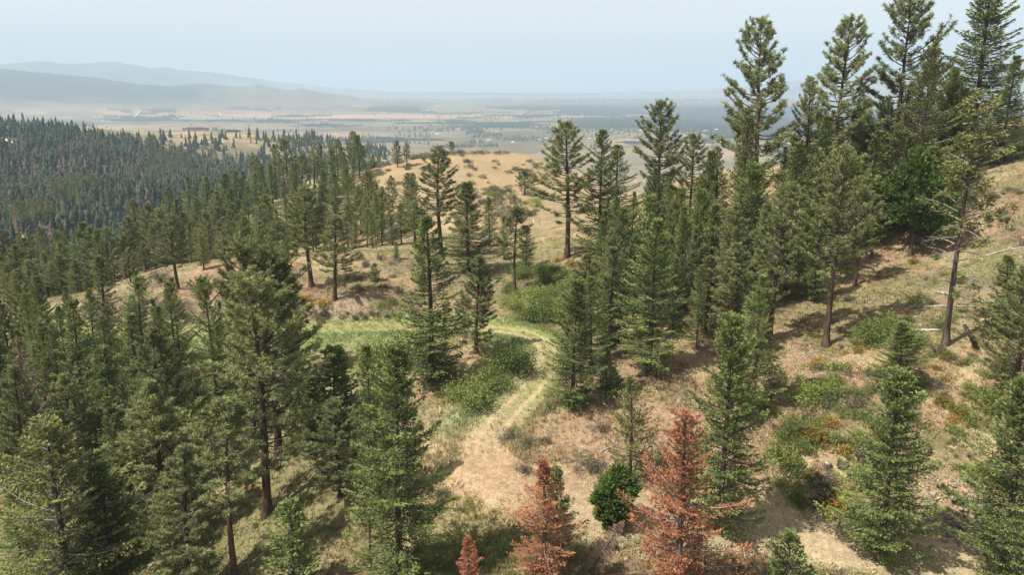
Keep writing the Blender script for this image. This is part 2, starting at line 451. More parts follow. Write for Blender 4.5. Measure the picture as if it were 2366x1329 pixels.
def cover(x, y, z):
    r = np.hypot(x, y)
    n1 = fbm(x / 6, y / 6, 101, 4); n2 = fbm(x / 1.3, y / 1.3, 103, 3); n3 = fbm(x / 22, y / 22, 107, 3); n4 = fbm(x / 0.6, y / 0.6, 109, 2)
    dirt = np.array([0.40, 0.285, 0.20]); straw = np.array([0.50, 0.40, 0.25]); sagec = np.array([0.26, 0.24, 0.155])
    brown = np.array([0.30, 0.20, 0.14]); green = np.array([0.21, 0.235, 0.095])
    def mix(c, k, t): return c * (1 - t[..., None]) + k * t[..., None]
    c = mix(np.broadcast_to(dirt, x.shape + (3,)).copy(), straw, sstep(0.38, 0.62, n1))
    c = mix(c, brown, sstep(0.5, 0.72, n2) * 0.6)
    c = mix(c, sagec, sstep(0.48, 0.66, n3) * 0.65)
    c = mix(c, np.array([0.20, 0.13, 0.09]), sstep(0.56, 0.72, fbm(x / 2.4, y / 2.4, 113, 4)) * 0.65 * (r < 160))
    c = mix(c, np.array([0.20, 0.20, 0.09]), sstep(0.55, 0.68, fbm(x / 4.5, y / 4.5, 115, 4)) * 0.55 * (r < 160))
    g = np.zeros(x.shape)
    for u, v, Y, sx, sy, s in GREEN:
        p = at(u, v, Y); g = np.maximum(g, s * inq(x, y, p[0], p[1], sx, sy))
    g = np.clip(g * (0.45 + 1.3 * n2), 0, 1)
    c = mix(c, green, g)
    # dome hill: ochre dry grass
    p = at(1130, 390, 235); dome = inq(x, y, p[0], p[1], 62, 42)
    c = mix(c, np.array([0.45, 0.345, 0.225]), np.clip(dome * 1.3, 0, 0.85))
    # broad grey-green and tan of the plateau and the valley slope
    fr = sstep(280, 500, r)
    m1 = fbm(x / 140, y / 140, 201, 4); m2 = fbm(x / 40, y / 40, 203, 3)
    pl = mix(np.broadcast_to(np.array([0.30, 0.27, 0.19]), x.shape + (3,)).copy(), np.array([0.44, 0.35, 0.24]), sstep(0.4, 0.62, m1))
    pl = mix(pl, np.array([0.17, 0.165, 0.11]), sstep(0.52, 0.68, m2) * 0.6)
    c = mix(c, pl, fr)
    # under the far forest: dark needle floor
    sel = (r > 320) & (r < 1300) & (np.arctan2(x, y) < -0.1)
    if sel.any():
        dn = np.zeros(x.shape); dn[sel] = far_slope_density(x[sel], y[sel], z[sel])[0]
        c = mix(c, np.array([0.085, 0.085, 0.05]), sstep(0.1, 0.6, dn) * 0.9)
    az = np.arctan2(x, y)
    # road
    d, rz, side, s = road_dist(x, y)
    wheel = np.exp(-((d - 0.85) / 0.30) ** 2)
    rgt = 1 - sstep(46.0, 58.0, s)
    edge = (1 - sstep(1.6 + 0.8 * rgt, 3.2 + 1.2 * rgt, d + (n2 - 0.5) * 2.0))   # right part of the road is bare pale dust, the left part grown over
    rc = mix(np.broadcast_to(np.array([0.30, 0.335, 0.13]), x.shape + (3,)).copy(), np.array([0.66, 0.54, 0.38]), np.clip(0.12 + 0.88 * rgt * (0.45 + n1), 0, 1))
    far_left = sstep(82, 100, s)
    c = mix(c, rc, edge * (0.8 - 0.2 * rgt))
    c = mix(c, np.array([0.60, 0.48, 0.33]), wheel * edge * (0.85 - 0.55 * far_left) * sstep(0.25, 0.5, n1 + 0.2))
    # verge grass along the far road
    ver = np.exp(-((d - 2.6) / 1.3) ** 2) * sstep(60, 75, s) * (1 - 0.3 * n1)
    c = mix(c, np.array([0.27, 0.37, 0.11]), np.clip(ver * 0.9, 0, 1))
    lv = (side > 0) * sstep(46, 54, s) * (1 - sstep(76, 84, s)) * sstep(1.2, 2.0, d) * (1 - sstep(4.5, 7.5, d + (n1 - .5) * 3))
    c = mix(c, np.array([0.38, 0.42, 0.25]), lv * 0.85)
    lw = (side > 0) * sstep(84, 92, s) * (1 - sstep(118, 150, s)) * sstep(2.0, 3.0, d) * (1 - sstep(4, 9, d + (n1 - .5) * 8))
    c = mix(c, np.array([0.26, 0.33, 0.14]), lw * 0.6)
    # cut bank face
    bank = sstep(2.2, 3.0, d) * (1 - sstep(4.6, 5.6, d)) * (side < 0) * sstep(94, 104, s) * (1 - sstep(150, 160, s))
    c = mix(c, np.array([0.50, 0.39, 0.31]), np.clip(bank, 0, 1) * 0.9)
    lip = np.exp(-((d + (n2 - 0.5) * 1.4 - 4.4) / 0.4) ** 2) * (side < 0) * sstep(96, 104, s) * (1 - sstep(150, 160, s))  # shade under the overhanging bank edge, painted as a dark strip
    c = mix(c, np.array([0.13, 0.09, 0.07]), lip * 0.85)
    # pull-out of bare dust at the bend
    p = at(1170, 1090, 49.3); c = mix(c, np.array([0.50, 0.36, 0.245]), np.clip(1.3 * inq(x, y, p[0], p[1], 6.5, 4.6), 0, 0.85))
    p = at(1440, 1000, 54); c = mix(c, np.array([0.43, 0.29, 0.21]), np.clip(1.0 * inq(x, y, p[0], p[1], 6.5, 5), 0, 0.75))
    # valley floor: field parcels and woods
    vf = sstep(1300, 2200, r)
    if (vf > 0).any():
        ca, sa = math.cos(0.35), math.sin(0.35)
        w1 = (fbm(x / 900, y / 900, 301, 3) - 0.5) * 500
        gx = np.floor((x * ca - y * sa + w1) / 620); gy = np.floor((x * sa + y * ca + w1) / 520)
        h = hash2(gx, gy, 7); h2 = hash2(gx, gy, 8)
        tan = np.array([0.36, 0.29, 0.21]); pink = np.array([0.50, 0.36, 0.27]); grn = np.array([0.22, 0.24, 0.16]); gold = np.array([0.54, 0.42, 0.28])
        f = mix(np.broadcast_to(tan, x.shape + (3,)).copy(), pink, sstep(0.47, 0.54, fbm(x / 1400, y / 700, 311, 5)))
        f = mix(f, np.array([0.24, 0.25, 0.18]), sstep(0.505, 0.53, fbm(x / 1500, y / 420, 341, 5)) * 0.8)
        f = mix(f, grn, (h > 0.66) * 0.6); f = mix(f, gold, (h2 > 0.84) * 0.75)
        f = mix(f, np.array([0.16, 0.15, 0.11]), sstep(0.57, 0.60, fbm(x / 500, y / 180, 343, 4)) * 0.7)
        f = mix(f, np.array([0.27, 0.22, 0.17]), sstep(0.5, 0.7, fbm(x / 160, y / 160, 321, 4)) * 0.5)
        f *= (0.88 + 0.24 * fbm(x / 60, y / 60, 331, 3))[..., None]
        # orange-tan bench seen as a long bright strip
        p = at(800, 262, 5600)
        f = mix(f, np.array([0.62, 0.40, 0.27]), np.clip(1.3 * inq(x, y, -900, 5150, 1500, 330), 0, 0.9))
        wood = valley_wood(x, y)
        f = mix(f, np.array([0.026, 0.042, 0.026]), sstep(0.35, 0.6, wood))
        c = mix(c, np.clip((f - 0.24) * 1.35 + 0.24, 0.015, 1) * np.array([0.78, 0.78, 0.80]), vf)
        mt = sstep(5200, 6000, r) * sstep(-150, 20, z)
        mw = sstep(0.42, 0.56, fbm(x / 1100, y / 1100, 351, 5) + sstep(-150, 150, z) * 0.22 * sstep(-0.30, -0.42, az) + 0.02)
        mw = np.maximum(mw, sstep(-130, -40, z + (fbm(x / 500, y / 500, 353, 4) - 0.5) * 120) * sstep(-0.36, -0.44, az))
        mw = mw * (1 - 0.6 * sstep(-0.44, -0.36, az) * (r < 9000))
        mc = mix(np.broadcast_to(np.array([0.27, 0.22, 0.17]), x.shape + (3,)).copy(), np.array([0.03, 0.045, 0.03]), mw * 0.95 * sstep(-170, -60, z))
        c = mix(c, mc, sstep(-175, -120, z) * sstep(5200, 5600, r))
    return np.clip(c * np.array([0.70, 0.68, 0.61]), 0, 0.8)

def valley_wood(x, y):
    """share of ground under trees on the valley floor"""
    r = np.hypot(x, y); az = np.arctan2(x, y)
    n = fbm(x / 520, y / 320, 401, 6); n2 = fbm(x / 2500, y / 900, 411, 3)
    right = sstep(-0.02, 0.20, az)
    k = np.zeros(x.shape)
    k = np.maximum(k, right * sstep(3400, 3700, r) * (1 - sstep(5900, 6600, r)) * sstep(0.56, 0.48, -n + 1.0 + 0.0) )
    k = right * sstep(3300, 3600, r + 500 * (n2 - .5)) * sstep(0.33, 0.44, n + 0.10 * right)
    k = np.maximum(k, sstep(-0.35, -0.1, az) * sstep(5600, 6000, r) * sstep(0.40, 0.52, n) * 0.8)
    k = np.maximum(k, sstep(0.55, 0.66, n + 0.10 * sstep(-0.3, 0.3, az)) * 0.9)
    k = np.maximum(k, sstep(8000, 9000, r) * sstep(0.35, 0.5, n) * 0.7)
    return np.clip(k * sstep(1700, 2400, r), 0, 1)

GRID = {}
def on_ground(x, y):
    """height of the built ground sheet, bilinear on its own grid"""
    x = np.asarray(x, float); y = np.asarray(y, float)
    a = np.arctan2(x, y); l = np.log(np.clip(np.hypot(x, y), 2.01, 29990))
    az, lr, Z = GRID['az'], GRID['lr'], GRID['Z']
    j = np.clip(np.searchsorted(az, a) - 1, 0, len(az) - 2); i = np.clip(np.searchsorted(lr, l) - 1, 0, len(lr) - 2)
    fa = np.clip((a - az[j]) / (az[j + 1] - az[j]), 0, 1); fl = np.clip((np.exp(l) - np.exp(lr[i])) / (np.exp(lr[i + 1]) - np.exp(lr[i])), 0, 1)
    return (Z[i, j] * (1 - fa) + Z[i, j + 1] * fa) * (1 - fl) + (Z[i + 1, j] * (1 - fa) + Z[i + 1, j + 1] * fa) * fl

def build_ground():
    fine = np.arange(-42.5, 42.5001, 0.155)
    step = [42.5 + 0.155]
    out = []
    a = 42.7; s = 0.25
    while a < 180:
        out.append(a); a += s; s = min(s * 1.12, 6.0)
    out = np.array(out)
    az = np.radians(np.concatenate([-out[::-1], fine, out]))
    r = [2.0, 12.0, 20.0]; q = 26.0
    while q < 300: r.append(q); q *= 1.0078
    while q < 1500: r.append(q); q *= 1.013
    while q < 30000: r.append(q); q *= 1.017
    r.append(30000.0)
    r = np.array(r)
    A, R = np.meshgrid(az, r, indexing='xy')
    X = R * np.sin(A); Y = R * np.cos(A)
    Z = height(X, Y)
    GRID.update(az=az, lr=np.log(r), Z=Z)
    na, nr = len(az), len(r)
    C = np.zeros(X.shape + (3,))
    for i in range(0, nr, 40):
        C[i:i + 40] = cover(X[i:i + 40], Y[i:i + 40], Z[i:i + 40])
    V = np.stack([X, Y, Z], -1).reshape(-1, 3)
    i = np.arange(nr - 1)[:, None]; j = np.arange(na)[None, :]; j2 = (j + 1) % na
    F = np.stack([i * na + j, i * na + j2, (i + 1) * na + j2, (i + 1) * na + j], -1).reshape(-1, 4)[:, ::-1]
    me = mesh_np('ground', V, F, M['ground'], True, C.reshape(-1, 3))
    o = link('ground', me); tag(o, kind='structure')
    return float(Z.min()), float(Z.max())

def ground_material():
    m, nt, b = principled('dry_ground', 0.95, 0.08)
    N = nt.nodes.new; L = nt.links.new
    att = N('ShaderNodeAttribute'); att.attribute_name = 'tint'
    tc = N('ShaderNodeTexCoord')
    cur = att.outputs['Color']
    def noise_mul(cur, scale, lo, hi, detail=4, stretch=None):
        no = N('ShaderNodeTexNoise'); no.inputs['Scale'].default_value = scale; no.inputs['Detail'].default_value = detail; no.inputs['Roughness'].default_value = 0.7
        L(tc.outputs['Object'], no.inputs['Vector'])
        mr = N('ShaderNodeMapRange'); mr.inputs[1].default_value = 0.3; mr.inputs[2].default_value = 0.7; mr.inputs[3].default_value = lo; mr.inputs[4].default_value = hi
        L(no.outputs[0], mr.inputs[0])
        vm = N('ShaderNodeVectorMath'); vm.operation = 'SCALE'; L(cur, vm.inputs[0]); L(mr.outputs[0], vm.inputs['Scale'])
        return vm.outputs[0], no
    cur, n_a = noise_mul(cur, 2.2, 0.66, 1.32)
    cur, n_b = noise_mul(cur, 9.0, 0.58, 1.38)
    cur, _ = noise_mul(cur, 0.05, 0.88, 1.12)
    # scattered pale dry leaves and dark pebbles
    vo = N('ShaderNodeTexVoronoi'); vo.inputs['Scale'].default_value = 2.6; L(tc.outputs['Object'], vo.inputs['Vector'])
    st = N('ShaderNodeMath'); st.operation = 'LESS_THAN'; st.inputs[1].default_value = 0.16; L(vo.outputs['Distance'], st.inputs[0])
    sc_ = N('ShaderNodeSeparateColor'); L(vo.outputs['Color'], sc_.inputs[0])
    gt = N('ShaderNodeMath'); gt.operation = 'GREATER_THAN'; gt.inputs[1].default_value = 0.6; L(sc_.outputs[0], gt.inputs[0])
    ml = N('ShaderNodeMath'); ml.operation = 'MULTIPLY'; L(st.outputs[0], ml.inputs[0]); L(gt.outputs[0], ml.inputs[1])
    m3 = N('ShaderNodeMath'); m3.operation = 'MULTIPLY'; L(ml.outputs[0], m3.inputs[0]); m3.inputs[1].default_value = 0.5
    mix = N('ShaderNodeMix'); mix.data_type = 'RGBA'; L(m3.outputs[0], mix.inputs[0]); L(cur, mix.inputs[6]); mix.inputs[7].default_value = (0.55, 0.46, 0.32, 1)
    L(mix.outputs[2], b.inputs['Base Color'])
    bp = N('ShaderNodeBump'); bp.inputs['Strength'].default_value = 0.7; bp.inputs['Distance'].default_value = 0.10
    ad = N('ShaderNodeMath'); ad.operation = 'ADD'; L(n_a.outputs[0], ad.inputs[0]); L(n_b.outputs[0], ad.inputs[1])
    L(ad.outputs[0], bp.inputs['Height']); L(bp.outputs[0], b.inputs['Normal'])
    return m
M['ground'] = ground_material()
ZMIN, ZMAX = build_ground()
height = on_ground

# air: one closed box of pale, even haze round everything
def build_haze():
    g = Geo()
    g.box((-30200, -30200, ZMIN - 1.0), (30200, 30200, ZMAX + 40))
    m = bpy.data.materials.new('haze_air'); m.use_nodes = True
    nt = m.node_tree; nt.nodes.clear()
    out = nt.nodes.new('ShaderNodeOutputMaterial'); v = nt.nodes.new('ShaderNodeVolumePrincipled')
    v.inputs['Color'].default_value = (0.57, 0.735, 0.89, 1)
    v.inputs['Density'].default_value = HAZE_DENSITY
    v.inputs['Anisotropy'].default_value = 0.0
    nt.links.new(v.outputs[0], out.inputs['Volume'])
    o = link('haze', g.build('haze', m)); tag(o, kind='stuff')
build_haze()
print('terrain z', ZMIN, ZMAX)
# ---------------------------------------------------------------- tree makers (prototype meshes, real size in metres)
def unit(a): return a / (np.linalg.norm(a, axis=-1, keepdims=True) + 1e-9)

def bent_axis(h, rng, lean=0.0, wig=0.15, n=14):
    t = np.linspace(0, 1, n)
    ph = rng.uniform(0, 6.28, 2)
    x = wig * np.sin(t * 3.1 + ph[0]) * t + lean * t ** 1.3; y = wig * np.sin(t * 2.3 + ph[1]) * t
    return np.stack([x, y, t * h], -1)

def axis_at(ax, z):
    return np.array([np.interp(z, ax[:, 2], ax[:, 0]), np.interp(z, ax[:, 2], ax[:, 1]), z])

def make_trunk(h, r, rng, mat, ax=None, flare=1.5, name='trunk'):
    g = Geo()
    ax = bent_axis(h, rng) if ax is None else ax
    t = ax[:, 2] / h
    rad = r * (1 - t) ** 0.8 + 0.015
    rad = rad * (1 + (flare - 1) * np.exp(-t * h / 0.5))
    base = ax[0].copy(); base[2] = -1.2
    g.tube(np.vstack([base, ax]), np.concatenate([[rad[0] * 1.15], rad]), 9)
    return g.build(name, mat, True), ax

def fir(seed, h=15.0, R=2.7, bare=0.06, dens=1.0, mat='fir', ragged=0.25, top_sharp=0.75, gap=0.12, twig=0.24, dead=False, limb_mat='limb', bark='bark', r=0.2, droop=0.25):
    rng = np.random.default_rng(seed)
    trunk, ax = make_trunk(h, r, rng, M[bark])
    g = Geo(); lg = Geo()
    z = h * bare
    lob = rng.uniform(0, 6.28, 3)
    while z < h - 0.25:
        t = z / h
        prof = (1 - (t - bare) / (1 - bare)) ** top_sharp if t > bare else 1
        prof *= 0.55 + 0.45 * sstep(bare, bare + 0.16, np.array(t))
        nb = int(rng.integers(3, 6))
        off = rng.uniform(0, 6.28)
        for kbr in range(nb):
            if rng.random() < gap: continue
            a = off + kbr * 6.283 / nb + rng.normal() * 0.25
            Lb = R * prof * rng.uniform(1 - ragged * 1.6, 1 + ragged) * (1 + 0.16 * math.sin(a * 2 + lob[0] + z * 0.5) + (1.25 if dead else 0.75) * (float(vnoise(a * 1.1 + 9, z * 0.75, seed)) - 0.5)) + 0.18
            el = 0.75 * (t ** 1.5) + 0.12 - droop * (1 - t) + rng.normal() * 0.08
            n = max(4, int(Lb / 0.13))
            s = np.linspace(0, 1, n)
            hd = np.array([math.cos(a), math.sin(a), 0])
            side = np.array([-math.sin(a), math.cos(a), 0])
            hor = s * Lb * math.cos(el)
            ver = s * Lb * math.sin(el) - 0.13 * Lb * np.sin(s * 3.14) * (1 - t) + 0.10 * Lb * s ** 3
            bnd = rng.normal() * 0.12 * Lb
            P = axis_at(ax, z) + hor[:, None] * hd + (bnd * s ** 2)[:, None] * side + ver[:, None] * np.array([0, 0, 1.0])
            kk = max(3, min(6, n // 3)); idx = np.linspace(0, n - 1, kk).astype(int)
            lg.tube(P[idx], np.linspace(0.012 + 0.014 * Lb, 0.006, kk), 4, cap=False)
            tang = unit(np.gradient(P, axis=0))
            start = 0.12 if dead else 0.18
            m = s > start
            Pm = P[m]; sm = s[m]; tm = tang[m]
            if len(Pm) == 0: continue
            reps = max(1, int(round((4.0 if dead else 5.0) * dens)))
            btint = rng.normal() * 0.10
            tw_len = (0.12 + 0.27 * Lb * np.sin(np.clip(sm * 0.85 + 0.12, 0, 1) * 3.14) ** 0.8) * (1 - 0.35 * sm)
            for sd in (-1, 1):
                for rep in range(reps):
                    fr = (rep + rng.uniform(0.2, 1, len(Pm))) / reps        # how far out along the side twig
                    sweep = unit(side * sd * 1.0 + tm * rng.uniform(0.5, 1.1, (len(Pm), 1)) + np.array([0, 0, -0.10]) + rng.normal(size=(len(Pm), 3)) * 0.10)
                    base = Pm + sweep * (tw_len * fr * 0.9)[:, None] + rng.normal(size=(len(Pm), 3)) * 0.03
                    base[:, 2] -= (tw_len * fr) ** 1.6 * 0.15
                    keep = rng.random(len(Pm)) < (0.92 if not dead else 0.82)
                    d = unit(sweep + tm * 0.4 + rng.normal(size=(len(Pm), 3)) * 0.33)
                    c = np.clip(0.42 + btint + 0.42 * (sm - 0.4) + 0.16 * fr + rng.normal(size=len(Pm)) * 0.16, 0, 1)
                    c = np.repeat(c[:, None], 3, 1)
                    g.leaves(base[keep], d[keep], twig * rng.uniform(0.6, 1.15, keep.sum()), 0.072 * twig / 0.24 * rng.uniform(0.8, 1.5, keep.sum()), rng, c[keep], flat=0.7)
            # tip
            q = 4
            g.leaves(np.repeat(P[-1:], q, 0), unit(np.repeat(tang[-1:], q, 0) + rng.normal(size=(q, 3)) * 0.35), twig * 0.9, 0.12, rng, np.full((q, 3), 0.8))
        z += rng.uniform(0.20, 0.34) * (1.0 if t < 0.8 else 0.75)
    # leader
    tp = ax[-1]
    q = 26
    zz = rng.uniform(-0.9, 0.05, q)
    g.leaves(tp + np.stack([zz * 0, zz * 0, zz], -1), unit(np.stack([rng.normal(size=q), rng.normal(size=q), np.full(q, 1.3)], -1)), 0.3, 0.09, rng, np.full((q, 3), 0.6))
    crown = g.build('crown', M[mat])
    limbs = lg.build('limbs', M[limb_mat])
    return dict(h=h, R=R, trunk=trunk, crown=crown, limbs=limbs)

def pine(seed, h=18.0, R=3.0, bare=0.35, dens=1.0, mat='pine', r=0.26, gap=0.10, whorl=0.56, tuft=0.33, round_top=0.6, lean=0.0, wig=0.3, bark='bark_red', forks=0, flatness=0.25, up=0.35, dead_low=6):
    rng = np.random.default_rng(seed)
    ax = bent_axis(h, rng, lean, wig, 18)
    trunk, ax = make_trunk(h, r, rng, M[bark], ax)
    g = Geo(); lg = Geo()
    axes = [(ax, h * bare, h, 1.0)]
    for f in range(forks):
        z0 = h * rng.uniform(0.5, 0.66); a = rng.uniform(0, 6.28); b = axis_at(ax, z0)
        tt = np.linspace(0, 1, 10); hh = h * rng.uniform(0.86, 0.97) - z0
        fx = np.stack([b[0] + math.cos(a) * 1.1 * np.sqrt(tt), b[1] + math.sin(a) * 1.1 * np.sqrt(tt), z0 + tt * hh], -1)
        lg.tube(fx, np.linspace(r * 0.5, 0.03, 10), 6, cap=False)
        axes.append((fx, z0 + hh * 0.3, z0 + hh, 0.6))
    ph = rng.uniform(0, 6.28, 3)
    for (A, zlo, zhi, sc) in axes:
        z = zlo
        while z < zhi - 0.15:
            t = (z - zlo) / (zhi - zlo)
            prof = (1 - t ** 1.6) ** round_top * (0.55 + 0.45 * sstep(0, 0.3, np.array(t)))
            nb = int(rng.integers(3, 6))
            off = rng.uniform(0, 6.28)
            for kbr in range(nb):
                if rng.random() < gap + 0.25 * (1 - sstep(0, 0.25, np.array(t))): continue
                a = off + kbr * 6.283 / nb + rng.normal() * 0.3
                Lb = R * sc * prof * rng.uniform(0.55, 1.2) * (1 + 0.25 * math.sin(a * 2 + ph[0] + z * 0.35)) + 0.25
                el = -0.12 + 0.85 * t ** 1.1 + rng.normal() * 0.12
                n = max(5, int(Lb / 0.12)); s = np.linspace(0, 1, n)
                hd = np.array([math.cos(a), math.sin(a), 0]); side = np.array([-math.sin(a), math.cos(a), 0])
                bnd = rng.normal() * 0.22 * Lb
                hor = s * Lb * math.cos(el)
                ver = s * Lb * math.sin(el) + up * Lb * s ** 2.2 - 0.08 * Lb * np.sin(3.14 * s)
                P = axis_at(A, z) + hor[:, None] * hd + (bnd * s ** 1.7)[:, None] * side + ver[:, None] * np.array([0, 0, 1.0])
                kk = max(3, min(7, n // 3)); idx = np.linspace(0, n - 1, kk).astype(int)
                lg.tube(P[idx], np.linspace(0.02 + 0.016 * Lb, 0.014, kk), 4, cap=False)
                tang = unit(np.gradient(P, axis=0))
                # side shoots with tufts of needles, on the outer part
                ns = max(3, int(Lb * 6.6 * dens))
                for q in range(ns):
                    ss = rng.uniform(0.30, 1.0) ** 0.75; i = int(ss * (n - 1))
                    dirv = unit(tang[i] * 0.7 + side * rng.uniform(-1.1, 1.1) + np.array([0, 0, rng.uniform(-0.1, 0.8)]))
                    ln = rng.uniform(0.08, 0.22) * Lb * (1.2 - ss * 0.6) + 0.10
                    tip = P[i] + dirv * ln
                    if ln > 0.3: lg.tube(np.array([P[i], P[i] + dirv * ln * 0.5 + np.array([0, 0, -0.02]), tip]), [0.014, 0.011, 0.008], 3, cap=False)
                    nn = 16
                    dd = unit(dirv * 0.55 + rng.normal(size=(nn, 3)) * np.array([1, 1, 1.0]) * 0.75 + np.array([0, 0, 0.18]))
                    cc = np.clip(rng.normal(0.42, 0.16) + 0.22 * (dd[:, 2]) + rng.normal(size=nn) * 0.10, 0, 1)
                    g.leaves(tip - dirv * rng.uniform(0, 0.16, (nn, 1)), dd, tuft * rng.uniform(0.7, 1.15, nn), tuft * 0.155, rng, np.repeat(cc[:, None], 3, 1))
            z += whorl * rng.uniform(0.55, 1.2) * (1.0 - 0.45 * t)
        tp = A[-1]; q = 34
        dd = unit(rng.normal(size=(q, 3)) + np.array([0, 0, 0.9]))
        g.leaves(tp + np.stack([rng.normal(size=q) * .05, rng.normal(size=q) * .05, rng.uniform(-0.7, 0.05, q)], -1), dd, tuft, tuft * 0.25, rng, np.full((q, 3), 0.6))
    # bare dead stubs below the crown
    for q in range(dead_low):
        z = h * bare * rng.uniform(0.45, 1.05); a = rng.uniform(0, 6.28); Lb = rng.uniform(0.5, 1.7)
        s = np.linspace(0, 1, 5)
        P = axis_at(ax, z) + np.stack([np.cos(a + s * 0.3) * s * Lb, np.sin(a + s * 0.3) * s * Lb, -0.10 * s * Lb + 0.12 * Lb * s * s], -1)
        lg.tube(P, np.linspace(0.03, 0.008, 5), 4, cap=False)
    return dict(h=h, R=R, trunk=trunk, crown=g.build('crown', M[mat]), limbs=lg.build('limbs', M['limb']))

def snag_tree(seed, h=16, R=2.6, live=0.12, mat='fir_olive', live_from=0.45, bark='bark', r=0.17, curl=0.5):
    """mostly bare tree: long grey twisting limbs, a little foliage left high up"""
    rng = np.random.default_rng(seed)
    trunk, ax = make_trunk(h, r, rng, M[bark], bent_axis(h, rng, 0.05, 0.2))
    g = Geo(); lg = Geo()
    z = h * 0.18
    while z < h - 0.3:
        t = z / h
        for kbr in range(int(rng.integers(2, 5))):
            a = rng.uniform(0, 6.28)
            Lb = R * (1 - t ** 2) ** 0.6 * rng.uniform(0.4, 1.15) * (0.6 + 0.4 * sstep(0.15, 0.4, np.array(t))) + 0.3
            n = 9; s = np.linspace(0, 1, n)
            el = 0.1 + 0.5 * t + rng.normal() * 0.2
            aa = a + rng.normal() * curl * s
            P = axis_at(ax, z) + np.stack([np.cumsum(np.cos(aa)) * Lb / n * math.cos(el), np.cumsum(np.sin(aa)) * Lb / n * math.cos(el), s * Lb * math.sin(el) - 0.35 * Lb * s ** 2 * (1 - t)], -1)
            lg.tube(P, np.linspace(0.022 + 0.010 * Lb, 0.006, n), 4, cap=False)
            for q in range(7):
                i = int(rng.integers(2, n)); d = unit(rng.normal(size=3) + (P[min(i + 0, n - 1)] - P[i - 1]) / (Lb / n)); l2 = rng.uniform(0.2, 0.35) * Lb
                e = P[i] + d * l2 + np.array([0, 0, -0.1 * l2])
                lg.tube(np.array([P[i], (P[i] + e) / 2 + rng.normal(size=3) * 0.04, e]), [0.012, 0.009, 0.005], 3, cap=False)
                if rng.random() < live * (0.3 + 1.4 * (t > live_from)):
                    for w in range(3):
                        nn = 12; c0 = P[i] + d * l2 * rng.uniform(0.3, 1.0)
                        dd = unit(d * 0.6 + rng.normal(size=(nn, 3)) * np.array([1, 1, 0.6]))
                        g.leaves(c0 + rng.normal(size=(nn, 3)) * 0.14, dd, 0.30, 0.10, rng, np.repeat(np.clip(rng.normal(0.6, 0.15, nn), 0, 1)[:, None], 3, 1))
        z += rng.uniform(0.3, 0.6)
    d = dict(h=h, R=R, trunk=trunk, limbs=lg.build('limbs', M['limb_grey']))
    d['crown'] = g.build('crown', M[mat])
    return d

def blob_tree(seed, h=6, R=1.7, bare=0.12, mat='juniper', n=5200, egg=1.0, leaf=0.16):
    """dense rounded juniper: tight clumps of scale leaves over an egg-shaped crown"""
    rng = np.random.default_rng(seed)
    trunk, ax = make_trunk(h * 0.9, 0.13, rng, M['bark'])
    g = Geo(); lg = Geo()
    zc = h * (bare + (1 - bare) * 0.48); hz_ = h * (1 - bare) * 0.52
    for i in range(int(n / 24)):
        d = unit(rng.normal(size=3)); k = rng.uniform(0.55, 1.0) ** 0.5
        bump = 0.9 + 0.8 * (vnoise(d[0] * 2 + 5, d[2] * 2 + d[1] * 2, seed) - 0.5) + 0.18 * math.sin(d[0] * 5 + seed) * math.cos(d[1] * 4 + d[2] * 3)
        p = np.array([d[0] * R * k * bump, d[1] * R * k * bump, zc + d[2] * hz_ * k])
        p[:2] *= (1 - 0.6 * max(0, d[2])) * egg; p[0] += 0.25 * d[2] * R
        nn = 24
        up_ = unit(d * np.array([1, 1, 0.4]) + np.array([0, 0, 0.7]))
        dd = unit(up_ + rng.normal(size=(nn, 3)) * 0.5)
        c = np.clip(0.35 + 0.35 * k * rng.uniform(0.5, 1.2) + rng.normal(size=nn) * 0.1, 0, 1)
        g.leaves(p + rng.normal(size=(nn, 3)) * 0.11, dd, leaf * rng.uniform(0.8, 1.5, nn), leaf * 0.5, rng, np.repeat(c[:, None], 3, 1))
        if i % 8 == 0:
            q = axis_at(ax, max(0.2, p[2] - 0.8)); lg.tube(np.array([q, (q + p) / 2, p * 0.92 + q * 0.08]), [0.03, 0.02, 0.01], 3, cap=False)
    return dict(h=h, R=R, trunk=trunk, crown=g.build('crown', M[mat]), limbs=lg.build('limbs', M['limb']))

def shrub(seed, h=1.6, R=1.3, mat='leaf', clumps=46, leaf=0.16, per=20, stems=14, wide=0.5, lo=0.15):
    rng = np.random.default_rng(seed)
    g = Geo(); sg = Geo()
    for i in range(clumps):
        d = unit(rng.normal(size=3)); d[2] = abs(d[2])
        k = rng.uniform(0.35, 1.0)
        p = np.array([d[0] * R * k, d[1] * R * k, h * lo + d[2] * h * (1 - lo) * k * rng.uniform(0.7, 1.05)])
        c0 = rng.normal(0.5, 0.16)
        dd = unit(rng.normal(size=(per, 3)) * np.array([1, 1, 0.8]) + np.array([0, 0, 0.35]))
        c = np.clip(c0 + rng.normal(size=per) * 0.14, 0, 1)
        g.leaves(p + rng.normal(size=(per, 3)) * 0.15 * max(R, h) / 1.5, dd, leaf * rng.uniform(0.7, 1.3, per), leaf * wide, rng, np.repeat(c[:, None], 3, 1))
        if i < stems:
            sg.tube(np.array([[rng.normal() * 0.1, rng.normal() * 0.1, -0.15], p * np.array([0.45, 0.45, 0.6]), p]), [0.022, 0.014, 0.006], 3, cap=False)
    return dict(h=h, R=R, crown=g.build('leaves', M[mat]), stems=sg.build('stems', M['limb']))

